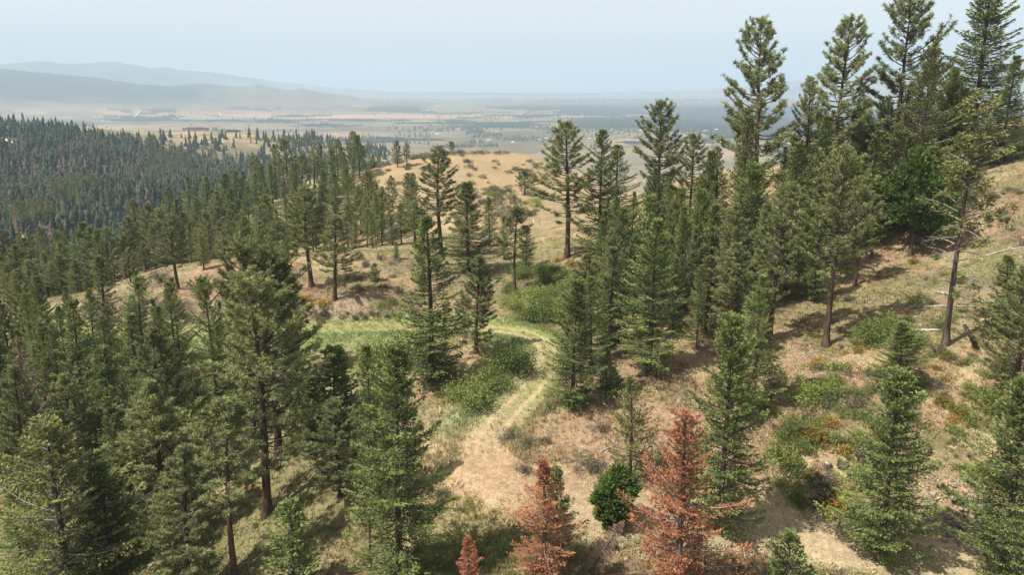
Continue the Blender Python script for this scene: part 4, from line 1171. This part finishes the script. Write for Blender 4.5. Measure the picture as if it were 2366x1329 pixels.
scatter_shrubs(60, [(1060,430),(1260,440),(1260,500),(1180,520),(1060,480)], ['sage','sage1','bush'], (0.9,2.0), 'grey-brown bush in the brushy saddle below the dome hill', 'bushes in the brushy saddle', (1.0,1.8))
scatter_shrubs(14, [(1440,440),(1640,410),(1640,470),(1500,520)], ['sage','sage1'], (0.7,1.3), 'low bush on the pale grass shoulder behind the middle pines', 'bushes on the pale grass shoulder')
scatter_shrubs(16, [(780,590),(920,590),(930,690),(800,690)], ['sage','sage1','bushlow'], (0.5,1.0), 'low dry bush on the tan slope above the cut bank', 'low bushes on the bank slope')
scatter_shrubs(16, [(700,752),(930,745),(930,725),(720,725)], ['sage','bushlow','sage1'], (0.5,1.0), 'scrubby bush on the face of the cut bank behind the far road', 'bushes on the cut bank face')
scatter_shrubs(12, [(190,730),(440,735),(440,700),(200,690)], ['sage','bushlow','goldbush'], (0.6,1.1), 'scrubby bush on the left end of the cut bank', 'bushes on the left cut bank')
scatter_shrubs(95, [(1790,860),(2050,830),(2180,900),(2060,1040),(2010,1200),(1830,1190),(1760,1000)], ['bush','bushlow','sage','goldbush','bushlow','bush1','sage1'], (0.4,1.3), 'low leafy undergrowth bush among stumps on the right foreground slope', 'undergrowth bushes around the stumps')
scatter_shrubs(60, [(2130,820),(2366,780),(2366,1150),(2220,1120),(2180,950)], ['bushlow','goldbush','sage','bush'], (0.3,0.9), 'low bush scattered on the dry slope at the right edge', 'low bushes at the right edge')
scatter_shrubs(30, [(1830,720),(2250,600),(2260,760),(1900,840)], ['bushlow','sage','goldbush'], (0.3,0.8), 'low bush scattered across the open grass of the upper right slope', 'low bushes on the upper right slope')
scatter_shrubs(14, [(2150,540),(2366,330),(2366,560),(2200,620)], ['bushlow','sage','bush'], (0.4,1.0), 'low bush on the steep top of the right slope', 'low bushes on the top right slope')
scatter_shrubs(14, [(560,1120),(840,1080),(900,1300),(560,1320)], ['bushlow','sage'], (0.3,0.8), 'low bush in the rough grass round the biggest left pine', 'low bushes near the biggest left pine')
scatter_shrubs(10, [(960,960),(1100,1180),(1000,1250),(960,1100)], ['bushlow','sage'], (0.3,0.6), 'small plant tuft on the bare ground left of the pull-out', 'small plants left of the pull-out')

# ---------------------------------------------------------------- grass and ground litter: nobody could count it
nrng = np.random.default_rng(3)
def ground_points(n, rmin, rmax, amax=0.70):
    a = nrng.uniform(-amax, amax, n); r = np.exp(nrng.uniform(math.log(rmin), math.log(rmax), n))
    return r * np.sin(a), r * np.cos(a)

def build_grass():
    x, y = ground_points(60000, 33, 135)
    d, rz, sd, s = road_dist(x, y)
    n1 = fbm(x / 3.0, y / 3.0, 501, 3)
    wide = (d > 2.8) | (s > 46)
    keep = wide & (nrng.random(len(x)) < 0.3 + 1.1 * sstep(0.42, 0.62, n1)) & ((d > 1.3) | ((d < 0.5) & (nrng.random(len(x)) < .5)) | (s > 85))
    p = at(1170, 1090, 49.3); keep &= nrng.random(len(x)) > 0.95 * inq(x, y, p[0], p[1], 6.5, 4.6)
    x, y, s, d = x[keep], y[keep], s[keep], d[keep]
    # tall verge grass beside the road
    m = 9000; i = nrng.integers(0, len(ROAD) - 1, m); t = nrng.random(m)[:, None]
    Q = ROAD[i] * (1 - t) + ROAD[i + 1] * t; T = unit(ROAD[i + 1] - ROAD[i])
    off = (nrng.choice([-1, 1], m, p=[0.4, 0.6]) * (2.2 + np.abs(nrng.normal(size=m)) * 1.5))
    vx = Q[:, 0] - T[:, 1] * off; vy = Q[:, 1] + T[:, 0] * off
    ok = (vy > 50)
    vx, vy = vx[ok], vy[ok]
    nv = len(vx)
    x = np.concatenate([x, vx]); y = np.concatenate([y, vy])
    tall = np.concatenate([np.zeros(len(s)), np.ones(nv)])
    z = height(x, y)
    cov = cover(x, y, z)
    n = len(x); K = 5
    g = Geo()
    hgt = (0.16 + 0.30 * fbm(x / 5, y / 5, 511, 2) + 0.15 * tall) * nrng.uniform(0.7, 1.3, n)
    tint = np.clip(cov * nrng.uniform(0.85, 1.35, (n, 1)) * np.array([1.0, 1.03, 0.9]), 0, 0.75)
    silver = np.array([0.42, 0.46, 0.29])
    ws = (tall * nrng.random(n))[:, None] * 0.7
    tint = tint * (1 - ws) + silver * ws
    rx = np.repeat(x, K) + nrng.normal(size=n * K) * 0.10; ry = np.repeat(y, K) + nrng.normal(size=n * K) * 0.10
    P = np.stack([rx, ry, np.repeat(z, K) - 0.03], -1)
    D = unit(np.stack([nrng.normal(size=n * K) * 0.5, nrng.normal(size=n * K) * 0.5, np.ones(n * K)], -1))
    rngl = nrng
    g.leaves(P, D, np.repeat(hgt, K) * nrng.uniform(0.7, 1.3, n * K), 0.055 * nrng.uniform(0.7, 1.4, n * K), rngl, np.repeat(tint, K, 0))
    m_, nt, b = principled('dry_grass_blades', 0.8, 0.1)
    at_ = nt.nodes.new('ShaderNodeAttribute'); at_.attribute_name = 'tint'
    nt.links.new(at_.outputs['Color'], b.inputs['Base Color'])
    tr = nt.nodes.new('ShaderNodeBsdfTranslucent'); nt.links.new(at_.outputs['Color'], tr.inputs['Color'])
    ms = nt.nodes.new('ShaderNodeMixShader'); ms.inputs[0].default_value = 0.3
    nt.links.new(b.outputs[0], ms.inputs[1]); nt.links.new(tr.outputs[0], ms.inputs[2]); nt.links.new(ms.outputs[0], nt.nodes['Material Output'].inputs['Surface'])
    M['grass'] = m_
    tag(link('grass', g.build('grass', m_)), kind='stuff')
    print('grass quads', n * K)
build_grass()

def build_broad_leaves():
    """pale drying broad-leaved plants on the open slopes"""
    x, y = ground_points(9000, 36, 120)
    u, v = project(x, y, height(x, y))
    keep = ((u > 1350) | ((u > 780) & (v < 720))) & (fbm(x / 5, y / 5, 521, 3) > 0.50) & (road_dist(x, y)[0] > 2.2)
    x, y = x[keep], y[keep]; n = len(x); z = height(x, y); K = 8
    a = nrng.uniform(0, 6.28, n * K); el = nrng.uniform(0.2, 0.9, n * K)
    D = np.stack([np.cos(a) * np.cos(el), np.sin(a) * np.cos(el), np.sin(el)], -1)
    P = np.repeat(np.stack([x, y, z], -1), K, 0) + nrng.normal(size=(n * K, 3)) * np.array([0.14, 0.14, 0.01])
    ca = np.array([0.42, 0.44, 0.22]); cb = np.array([0.62, 0.54, 0.34]); cc = np.array([0.20, 0.27, 0.09])
    t = nrng.random(n)[:, None]; w = (nrng.random(n) < 0.35)[:, None]
    c = np.where(w, cc * (1 - t) + ca * t, ca * (1 - t) + cb * t)
    g = Geo(); g.leaves(P, D, 0.26 * nrng.uniform(0.6, 1.3, n * K), 0.10, nrng, np.repeat(c, K, 0), flat=0.5)
    tag(link('ground_plants', g.build('ground_plants', M['grass'])), kind='stuff')
build_broad_leaves()

def build_litter():
    """twigs and pale sticks lying about"""
    g = Geo()
    x, y = ground_points(4200, 36, 100)
    u, v = project(x, y, height(x, y))
    keep = (u > 1250) & (road_dist(x, y)[0] > 2.5)
    x, y = x[keep], y[keep]; n = len(x)
    L = np.exp(nrng.normal(-0.45, 0.5, n)); a = nrng.uniform(0, 3.14, n)
    x2, y2 = x + np.cos(a) * L, y + np.sin(a) * L
    z, z2 = height(x, y), height(x2, y2)
    for i in range(n):
        k = nrng.uniform(0.5, 1.0)
        g.tube([[x[i], y[i], z[i] + 0.04], [(x[i] + x2[i]) / 2 + nrng.normal() * 0.06, (y[i] + y2[i]) / 2, (z[i] + z2[i]) / 2 + 0.08], [x2[i], y2[i], z2[i] + 0.05]], [0.022 * k + 0.006, 0.02 * k, 0.008], 3, np.full(3, k), cap=False)
    tag(link('twig_litter', g.build('twig_litter', M['deadwood'])), kind='stuff')
    # stones below the slope and on the bank
    g = Geo()
    for (uc, vc, du, dv, m, smin, smax) in ((2230,1215,90,50,150,0.06,0.22),(2150,1120,60,50,50,0.05,0.14),(1400,1010,130,70,90,0.03,0.09),(1000,960,30,20,25,0.04,0.1),(2320,1120,60,60,60,0.05,0.15)):
        for q in range(m):
            p = ground_pixel(uc + nrng.normal() * du * 0.6, vc + nrng.normal() * dv * 0.6)
            if p is None or p[1] > 120: continue
            rock_into(g, p, nrng.uniform(smin, smax), nrng)
    tag(link('loose_stones', g.build('loose_stones', M['stone'])), kind='stuff')

def rock_into(g, p, s, rng):
    v = np.array([[x, y, z] for z in (-1, 1) for y in (-1, 1) for x in (-1, 1)], float) * np.array([1, 0.8, 0.55]) + rng.normal(size=(8, 3)) * 0.22
    a = rng.uniform(0, 6.28); ca, sa = math.cos(a), math.sin(a)
    v = np.stack([v[:, 0] * ca - v[:, 1] * sa, v[:, 0] * sa + v[:, 1] * ca, v[:, 2]], -1) * s + np.array(p) + np.array([0, 0, s * 0.25])
    g.add(v, [[0, 2, 3, 1], [4, 5, 7, 6], [0, 1, 5, 4], [1, 3, 7, 5], [3, 2, 6, 7], [2, 0, 4, 6]], np.full(3, rng.uniform(0.4, 1)))
M['stone'] = woody('grey_brown_stone', (0.16, 0.12, 0.10), (0.40, 0.33, 0.28), 3.0, 1.0)
build_litter()

# ---------------------------------------------------------------- fallen logs, stumps, posts
def log(u0, v0, u1, v1, r, label, mat='deadwood', branches=3, lift=0.0, group=None, seed=0):
    a = ground_pixel(u0, v0); b = ground_pixel(u1, v1)
    rng = np.random.default_rng(int(u0 + v0))
    n = 8; t = np.linspace(0, 1, n)[:, None]
    P = a * (1 - t) + b * t
    P[:, 2] = np.maximum(P[:, 2], height(P[:, 0], P[:, 1])) + r * 0.7 + lift * np.sin(t[:, 0] * 3.14)
    P[:, :2] += rng.normal(size=(n, 2)) * 0.04
    g = Geo(); g.tube(P - P[0], np.linspace(r, r * 0.45, n), 8)
    root = link('fallen_log', None, None, tuple(P[0])); tag(root, label, 'log', group)
    link('stem', g.build('stem', M[mat], True), root)
    for k in range(branches):
        i = int(rng.integers(2, n)); d = unit(np.array([rng.normal(), rng.normal(), abs(rng.normal()) + 0.3])); L = rng.uniform(0.4, 1.1)
        g = Geo(); s = np.linspace(0, 1, 4)[:, None]
        g.tube((P[i] - P[0]) + d * s * L + np.array([0, 0, -0.2]) * s ** 2, [r * 0.3, r * 0.22, r * 0.15, 0.006], 4)
        link('branch', g.build('branch', M[mat], True), root)
    return root
log(2160,678,2245,692,0.13,'pale fallen log uppermost of those left of the gaunt half-dead fir')
log(2100,710,2258,710,0.10,'long thin white log lying level below the uppermost pale log', branches=4)
log(2108,767,2192,765,0.17,'short thick grey log beside the shrub belt on the right slope', branches=2)
log(1985,812,2025,798,0.10,'small pale log left of the shrub belt', branches=1)
log(1388,1046,1428,1028,0.09,'short broken grey log on the bare bank above the dry bush', branches=2)
log(1300,1068,1375,1060,0.045,'thin white fallen branch lying on the bare bank', branches=5)
log(1850,818,1895,812,0.06,'thin stick-like log on the slope left of the long-trunked pine', branches=1)
log(2275,592,2366,572,0.10,'pale log at the right edge of the upper slope', branches=3)
log(1995,940,2012,905,0.05,'small upright broken branch above the orange-leaved plants', branches=2)
log(1895,990,1910,1012,0.05,'bent white branch beside the yellow-green shrub', branches=2)
log(2296,640,2366,650,0.08,'grey log behind the small dark fir at the right edge', branches=3)
log(1570,868,1600,855,0.05,'thin pole lying right of the foot of the large mid-green fir', branches=1)
log(1150,1322,1215,1316,0.06,'grey branch lying in shaded grass at the bottom edge', branches=2)
# leaning burnt log by the gaunt fir
def leaning():
    a = ground_pixel(2262, 806); g = Geo()
    b = at(2228, 752, a[1] - 0.2) - a
    g.tube([[0, 0, -0.3], b * 0.5, b], [0.26, 0.23, 0.16], 9)
    tag(link('leaning_trunk', g.build('leaning_trunk', M['bark'], True), None, tuple(a)), 'broken dark trunk leaning beside the foot of the gaunt half-dead fir', 'trunk')
leaning()
def stump(u, v, h, r, label, lean=0.0):
    p = ground_pixel(u, v); rng = np.random.default_rng(int(u))
    root = link('tree_stump', None, None, tuple(p)); tag(root, label, 'stump')
    root.rotation_euler = (0, lean, rng.uniform(0, 6))
    g = Geo(); g.tube([[0, 0, -0.3], [0, 0, 0.05], [0, 0, h * 0.5], [0, 0, h]], [r * 1.35, r * 1.15, r, r * 0.96], 11)
    link('bark', g.build('bark', M['bark'], True), root)
    g = Geo(); g.tube([[0, 0, h + 0.001], [0, 0, h + 0.02]], [r * 0.86, r * 0.84], 11); link('cut_face', g.build('cut_face', M['deadwood']), root)
stump(1945,1078,0.65,0.32,'wide cut stump, larger of the two standing together on the right slope')
stump(1912,1080,0.35,0.26,'lower cut stump left of the larger one on the right slope')
stump(1929,938,0.75,0.13,'thin grey broken-off stump above the orange-leaved plants')
stump(2013,596,0.9,0.2,'short grey snag stub left of the tall juniper trunk')
stump(2120,564,0.4,0.25,'dark stump uphill right of the tall juniper trunk')
stump(2050,605,0.35,0.2,'small dark stump below the tall juniper trunk')
stump(2022,616,0.3,0.22,'lowest dark stump left of the yellow shrub')
stump(2362,565,0.8,0.3,'dark stump at the right edge of the upper slope')
def post(u, v, h, w, mat, label, name='post'):
    p = ground_pixel(u, v); g = Geo(); g.box((-w / 2, -w / 2, -0.3), (w / 2, w / 2, h)); g.box((-w / 2 + 0.015, -w / 2 + 0.015, h), (w / 2 - 0.015, w / 2 - 0.015, h + 0.015))
    tag(link(name, g.build(name, M[mat]), None, tuple(p)), label, 'post')
M['newwood'] = plain('sawn_wood', (0.62, 0.40, 0.22)); M['paint'] = plain('white_paint', (0.75, 0.73, 0.70))
post(1018, 958, 0.85, 0.20, 'newwood', 'stubby orange-brown wooden post left of the lowest bend shrub', 'wooden_post')
post(975, 912, 0.75, 0.10, 'paint', 'thin white post under the tallest middle fir', 'marker_post')
post(1233, 521, 1.5, 0.14, 'paint', 'pale post at the left end of the little fence on the saddle', 'fence_post')
post(1247, 518, 1.3, 0.10, 'bark', 'dark post right of the pale one on the saddle', 'fence_post')

# washed-out hollow with roots at right, and the pale root wad
def rootwad():
    p = ground_pixel(2222, 1168); rng = np.random.default_rng(9)
    root = link('root_wad', None, None, tuple(p + np.array([0, 0, 0.25]))); tag(root, 'bleached torn root wad beside the well-tiered fir on the right slope', 'tree roots')
    g = Geo(); g.tube([[-0.8, 0.1, 0.25], [-0.2, 0, 0.3], [0.5, 0.0, 0.1]], [0.10, 0.26, 0.30], 9); link('stem', g.build('stem', M['deadwood'], True), root)
    for k in range(15):
        d = unit(np.array([rng.normal() * 0.7 + 0.3, rng.normal() * 0.8, rng.normal() * 0.5 - 0.05])); L = rng.uniform(0.4, 1.1); s = np.linspace(0, 1, 5)[:, None]
        g = Geo(); g.tube(np.array([0.3, 0, 0.12]) + d * s * L + rng.normal(size=3) * 0.35 * s ** 2, np.linspace(0.07, 0.012, 5), 5)
        link('root', g.build('root', M['deadwood'], True), root)
rootwad()
# ---------------------------------------------------------------- far woods
frng = np.random.default_rng(12)
def far_material():
    m, nt, b = principled('far_tree_foliage', 0.8, 0.1)
    a = nt.nodes.new('ShaderNodeAttribute'); a.attribute_name = 'tint'
    nt.links.new(a.outputs['Color'], b.inputs['Base Color'])
    return m
M['far'] = far_material()

def low_trees(g, x, y, z, h, w, col, tiers, rng):
    """many small conifers, each a stack of ragged skirts"""
    n = len(x); S = 7 if tiers > 1 else 5
    lean = rng.normal(size=(n, 2)) * 0.03 * h[:, None]
    for q in range(tiers):
        z0 = (0.08 + 0.80 * q / tiers); z1 = 1.0 if q == tiers - 1 else z0 + 1.35 / tiers
        rr = 0.5 * w * (1 - z0 * 0.92)
        a = np.arange(S) * 6.283 / S + rng.uniform(0, 6.283, (n, 1))
        R = rr[:, None] * rng.uniform(0.35, 1.5, (n, S))
        ring = np.stack([x[:, None] + np.cos(a) * R + lean[:, :1] * z0, y[:, None] + np.sin(a) * R + lean[:, 1:] * z0, z[:, None] + h[:, None] * (z0 + rng.uniform(-0.07, 0.07, (n, S)))], -1)
        apex = np.stack([x + lean[:, 0] * z1, y + lean[:, 1] * z1, z + h * z1], -1)
        V = np.concatenate([ring, apex[:, None]], 1)                    # n, S+1, 3
        k = np.arange(S); f = np.stack([k, (k + 1) % S, np.full(S, S)], -1)
        F = (np.arange(n)[:, None, None] * (S + 1) + f[None]).reshape(-1, 3)
        c = np.repeat(col * rng.uniform(0.85, 1.15, (n, 1)), S + 1, 0) * np.tile(np.array([0.9] * S + [1.15])[:, None], (n, 1))
        g.add(V.reshape(-1, 3), F, c)

GREENF = np.array([0.014, 0.026, 0.017]); GREEN2 = np.array([0.050, 0.064, 0.034]); DEADF = np.array([0.105, 0.068, 0.064])
def build_far_slope():
    n = 46000
    a = frng.uniform(-0.74, -0.10, n); r = np.sqrt(frng.uniform(330 ** 2, 1250 ** 2, n))
    x, y = r * np.sin(a), r * np.cos(a); z = height(x, y)
    dens, u, v = far_slope_density(x, y, z)
    crest = frng.random(n) < dens * 0.40 
    clear = (np.hypot(u - 10, v - 325) < 40) & (v > 312)
    crest &= ~((u < 45) & (v > 318) & (v < 340)) & (v > 292)
    x, y, z, u, v = x[crest], y[crest], z[crest], u[crest], v[crest]
    # drop those hidden by nearer ground? keep all: they stand in the real wood
    n = len(x)
    h = 7 + 11 * frng.random(n) ** 1.5 * (0.8 + 0.4 * fbm(x / 50, y / 50, 611, 2)); w = h * frng.uniform(0.34, 0.50, n)
    t = frng.random(n)[:, None]
    col = GREENF * (1 - t) + GREEN2 * t
    dead = frng.random(n) < 0.01 + 0.22 * sstep(0.55, 0.7, fbm(x / 60, y / 60, 621, 3) + 0.12 * np.exp(-((u - 320) / 70) ** 2 - ((v - 385) / 35) ** 2))
    col[dead] = DEADF * frng.uniform(0.6, 1.2, (dead.sum(), 1))
    # the trees that show largest stand as things of their own
    score = 1 / np.hypot(x, y) * h * (0.3 + 0.7 * (v < 560)) * (u > 0)
    # largest standing clear at the plateau first, then the nearest of the slope
    clearz = (u > 340) & (u < 850) & (v < 430)
    order = np.argsort(-score)
    pick = np.zeros(n, bool)
    vis = np.array([ (v[i] < ridge_top(u[i])) for i in range(n)])
    cand = [i for i in order if vis[i]]
    pl = [i for i in cand if clearz[i]][:70]; sl = [i for i in cand if not clearz[i] and not dead[i]][:60]; dd = [i for i in cand if dead[i]][:14]
    for i in pl: pick[i] = True; plant(prng.choice(['slim', 'fir1', 'pineslim', 'young']), x[i], y[i], h[i], 'distant dark pine standing on the pale sagebrush plateau beyond the ravine', 1.5, 'pines dotted over the far plateau', parts=False)
    for i in sl: pick[i] = True; plant(prng.choice(['slim', 'fir1', 'pineslim']), x[i], y[i], h[i], 'distant blue-green conifer on the forested far side of the ravine', 1.5, 'conifers on the far ravine side', parts=False)
    for i in dd: pick[i] = True; plant('brownsnag', x[i], y[i], h[i], 'distant reddish dead conifer among green ones across the ravine', 1.0, 'dead conifers across the ravine', parts=False)
    k = ~pick
    g = Geo(); low_trees(g, x[k], y[k], z[k] - 0.3, h[k], w[k], col[k], 4, frng)
    tag(link('far_slope_forest', g.build('far_slope_forest', M['far'])), kind='stuff')
    print('far slope trees', n)
def ridge_top(u):
    return float(np.interp(u, [-100, 0, 150, 250, 300, 400, 500, 600, 700, 800, 900], [600, 560, 520, 500, 455, 420, 385, 340, 330, 310, 330]))
build_far_slope()

def far_ground(u, v):
    """photo pixel to ground on the valley floor"""
    Ys = np.exp(np.linspace(math.log(1200), math.log(16000), 900)); yc = (V0 - v) / FPX; k = Ys / (CP + yc * SP)
    X = (u - 1183) / FPX * k; Z = (-SP + yc * CP) * k; g = height(X, Ys)
    i = np.where(Z <= g)[0]
    if len(i) == 0: return None
    return np.array([X[i[0]], Ys[i[0]], g[i[0]]])

ROWS = [ # hedgerows and groves of the valley: u0,v0,u1,v1,count,spread px,height
 (100,280,215,292,60,4,18),(490,300,525,312,26,12,20),(620,278,672,284,45,6,20),(560,272,620,280,26,4,16),(740,288,775,292,14,4,18),(770,296,800,300,6,3,16),
 (480,268,560,274,20,4,14),(670,262,760,268,22,3,12),(840,320,885,324,12,6,18),(1000,342,1150,337,60,3,16),(820,322,1000,334,26,4,18),
 (900,298,1050,302,44,8,20),(1040,292,1120,306,50,9,22),(1070,304,1140,312,40,7,20),(1060,285,1160,300,30,8,18),(1090,318,1160,312,26,4,16),(900,310,990,316,18,8,18),
 (1070,278,1160,294,70,6,16),(1160,288,1270,300,70,7,16),(1120,272,1170,268,40,6,16),(1170,270,1250,290,40,10,14),(1080,330,1110,328,16,4,15),(1150,320,1220,324,40,6,15),(1190,318,1260,322,30,8,14),
 (1260,305,1330,315,60,12,16),(1330,290,1400,312,90,20,16),(1380,295,1500,312,110,18,16),(1500,300,1560,312,40,14,16),(1560,312,1690,306,70,10,16),(1600,325,1700,335,50,8,16),(1290,300,1300,312,20,6,18),
 (1300,258,1700,262,120,8,14),(1400,272,1700,276,260,14,16),(1200,262,1420,286,170,14,16),(1250,250,1690,252,120,6,14),(900,256,1200,262,120,6,14),(700,246,1000,252,90,6,13),(950,262,1150,276,90,8,14),
 (440,262,520,270,14,3,13),(270,258,330,262,10,3,12),(0,240,90,246,24,4,13),(330,252,420,262,8,5,12),(230,300,330,318,10,10,16),(560,300,760,312,16,8,16),(740,318,900,332,20,8,17),
 (1610,345,1690,340,22,5,15),(1330,345,1400,338,12,5,14),(270,330,420,332,10,4,12)]
def build_valley_trees():
    X = []; Hh = []
    for u0, v0, u1, v1, n, sp, h in ROWS:
        for q in range(n):
            t = frng.random()
            p = far_ground(u0 + (u1 - u0) * t + frng.normal() * 3, v0 + (v1 - v0) * t + frng.normal() * sp * 0.35)
            if p is not None: X.append(p); Hh.append(h * frng.uniform(0.6, 1.15))
    X = np.array(X); Hh = np.array(Hh)
    a = frng.uniform(-0.60, 0.70, 60000); r = np.sqrt(frng.uniform(1900 ** 2, 8500 ** 2, 60000))
    x, y = r * np.sin(a), r * np.cos(a)
    wd = valley_wood(x, y)
    k = frng.random(len(x)) < wd * 0.18 + 0.008
    x, y = x[k], y[k]; z = height(x, y)
    P = np.concatenate([X, np.stack([x, y, z], -1)]); H = np.concatenate([Hh, frng.uniform(8, 17, len(x))])
    t = frng.random(len(P))[:, None]
    g = Geo(); low_trees(g, P[:, 0], P[:, 1], P[:, 2] - 0.5, H, H * 0.6, GREENF * (1 - t) + GREEN2 * t, 1, frng)
    tag(link('valley_woods', g.build('valley_woods', M['far'])), kind='stuff')
    print('valley trees', len(P))
build_valley_trees()

# ---------------------------------------------------------------- houses
M['roof_dark'] = plain('dark_shingle_roof', (0.06, 0.055, 0.06)); M['roof_grey'] = plain('grey_metal_roof', (0.38, 0.39, 0.40), 0.4)
M['wall_pale'] = plain('pale_siding', (0.60, 0.58, 0.54)); M['wall_brown'] = plain('brown_siding', (0.22, 0.15, 0.11)); M['pane'] = plain('window_glass', (0.05, 0.06, 0.07), 0.15)
def house(p, L, W, H, rot, label, wall='wall_pale', roof='roof_dark', wings=(), windows=4, group=None, cat='house', name='house'):
    root = link(name, None, None, (p[0], p[1], p[2] - 0.3)); root.rotation_euler = (0, 0, rot); tag(root, label, cat, group)
    blocks = [(0, 0, L, W, H)] + list(wings)
    for (bx, by, l, w, h) in blocks:
        g = Geo(); g.box((bx - l / 2, by - w / 2, 0), (bx + l / 2, by + w / 2, h)); link('wall', g.build('wall', M[wall]), root)
        g = Geo(); e = 0.5; rh = w * 0.24
        v = [[bx - l/2 - e, by - w/2 - e, h], [bx + l/2 + e, by - w/2 - e, h], [bx + l/2 + e, by + w/2 + e, h], [bx - l/2 - e, by + w/2 + e, h], [bx - l/2 - e, by, h + rh], [bx + l/2 + e, by, h + rh]]
        g.add(v, [[0, 1, 5, 4], [2, 3, 4, 5], [0, 4, 3, 3], [1, 2, 5, 5]]) if False else g.add(v, [[0, 1, 5, 4], [2, 3, 4, 5], [3, 2, 1, 0]])
        gm = bpy.data.meshes.new('roof'); gm.from_pydata(v, [], [[0, 1, 5, 4], [2, 3, 4, 5], [0, 4, 3], [1, 2, 5], [3, 2, 1, 0]]); gm.materials.append(M[roof]); link('roof', gm, root)
    for k in range(windows):
        xx = -L / 2 + (k + 0.7) * L / (windows + 0.4); g = Geo(); g.box((xx - 0.9, -W / 2 - 0.06, 0.9), (xx + 0.9, -W / 2 + 0.02, 2.2)); link('window', g.build('window', M['pane']), root)
    return root
def pos_at(u, Y):
    x = (u - 1183) / FPX * (Y * CP + 60 * SP)
    return np.array([x, Y, hz(x, Y)])
p = pos_at(452, 1085); house(p, 24, 11, 4.2, 0.15, 'long dark-roofed ranch house, left one on the far sagebrush plateau', wings=[(-15, 2, 9, 8, 3.6), (15, -2, 9, 9, 3.8)], windows=6)
p = pos_at(535, 1110); house(p, 15, 8, 2.6, -0.1, 'low dark house half sunk behind the plateau, right of the ranch house', wall='wall_brown', wings=[(10, 1, 6, 6, 2.2)])
p = pos_at(8, 800); house(p, 15, 9, 4.2, 0.3, 'white-walled building with a pale roof at the left edge in the forest', roof='roof_grey', windows=3)
HS = [(1118,310),(1148,306),(1185,330),(1245,324),(1262,322),(1278,325),(1302,318),(1345,303),(1362,322),(1378,322),(1400,300),(1442,318),(1456,322),(1478,303),(1508,312),(1572,312),(1585,316),(1620,310),(1640,316),(1672,312),(1655,300),(1000,306),(1010,311),(985,262),(1345,266),(60,284),(585,266),(410,270),(1130,325),(1105,326),(1665,330),(1630,304)]
for u, v in HS:
    p = far_ground(u, v)
    if p is None: continue
    house(p, prng.uniform(10, 20), prng.uniform(8, 10), prng.uniform(3, 5), prng.uniform(-0.6, 0.6), 'tiny pale house or barn speck among the trees of the valley floor', wall='wall_pale', roof=prng.choice(['roof_grey', 'wall_pale', 'roof_dark']), windows=2, group='houses on the valley floor')

# ---------------------------------------------------------------- pale dirt tracks across the far land
M['track'] = plain('pale_track_dust', (0.55, 0.45, 0.34))
def track(px, w, far=True):
    pts = [p for p in ((far_ground if far else ground_pixel)(u, v) for u, v in px) if p is not None]
    if len(pts) < 2: return
    P = _catmull(np.array(pts), 10)
    T = unit(np.gradient(P[:, :2], axis=0)); N_ = np.stack([-T[:, 1], T[:, 0]], -1)
    A = P[:, :2] + N_ * w / 2; B = P[:, :2] - N_ * w / 2
    up = 0.5 if far else 0.25
    za = height(A[:, 0], A[:, 1]) + up; zb = height(B[:, 0], B[:, 1]) + up
    V = np.concatenate([np.column_stack([A, za]), np.column_stack([B, zb])]); n = len(P)
    F = [[i, i + 1, n + i + 1, n + i] for i in range(n - 1)]
    g = Geo(); g.add(V, F); tag(link('dirt_track', g.build('dirt_track', M['track'])), kind='structure')
track([(310,270),(318,262),(326,255)], 9); track([(505,258),(512,268)], 8); track([(1015,277),(1030,283)], 8); track([(60,264),(40,270),(20,276)], 8)
track([(780,338),(860,350),(890,358)], 8); track([(860,352),(905,364)], 5)
track([(465,318),(470,326),(485,328),(520,327)], 5, False); track([(505,321),(540,328)], 4, False); track([(0,322),(22,330),(45,336)], 9, False); track([(0,560),(40,572),(62,590)], 7, False)

print('ALL TRIS', sum(sum(p.loop_total - 2 for p in m.polygons) for m in bpy.data.meshes)) if False else print('ALL TRIS', sum(len(m.loops) - 2 * len(m.polygons) for m in bpy.data.meshes))
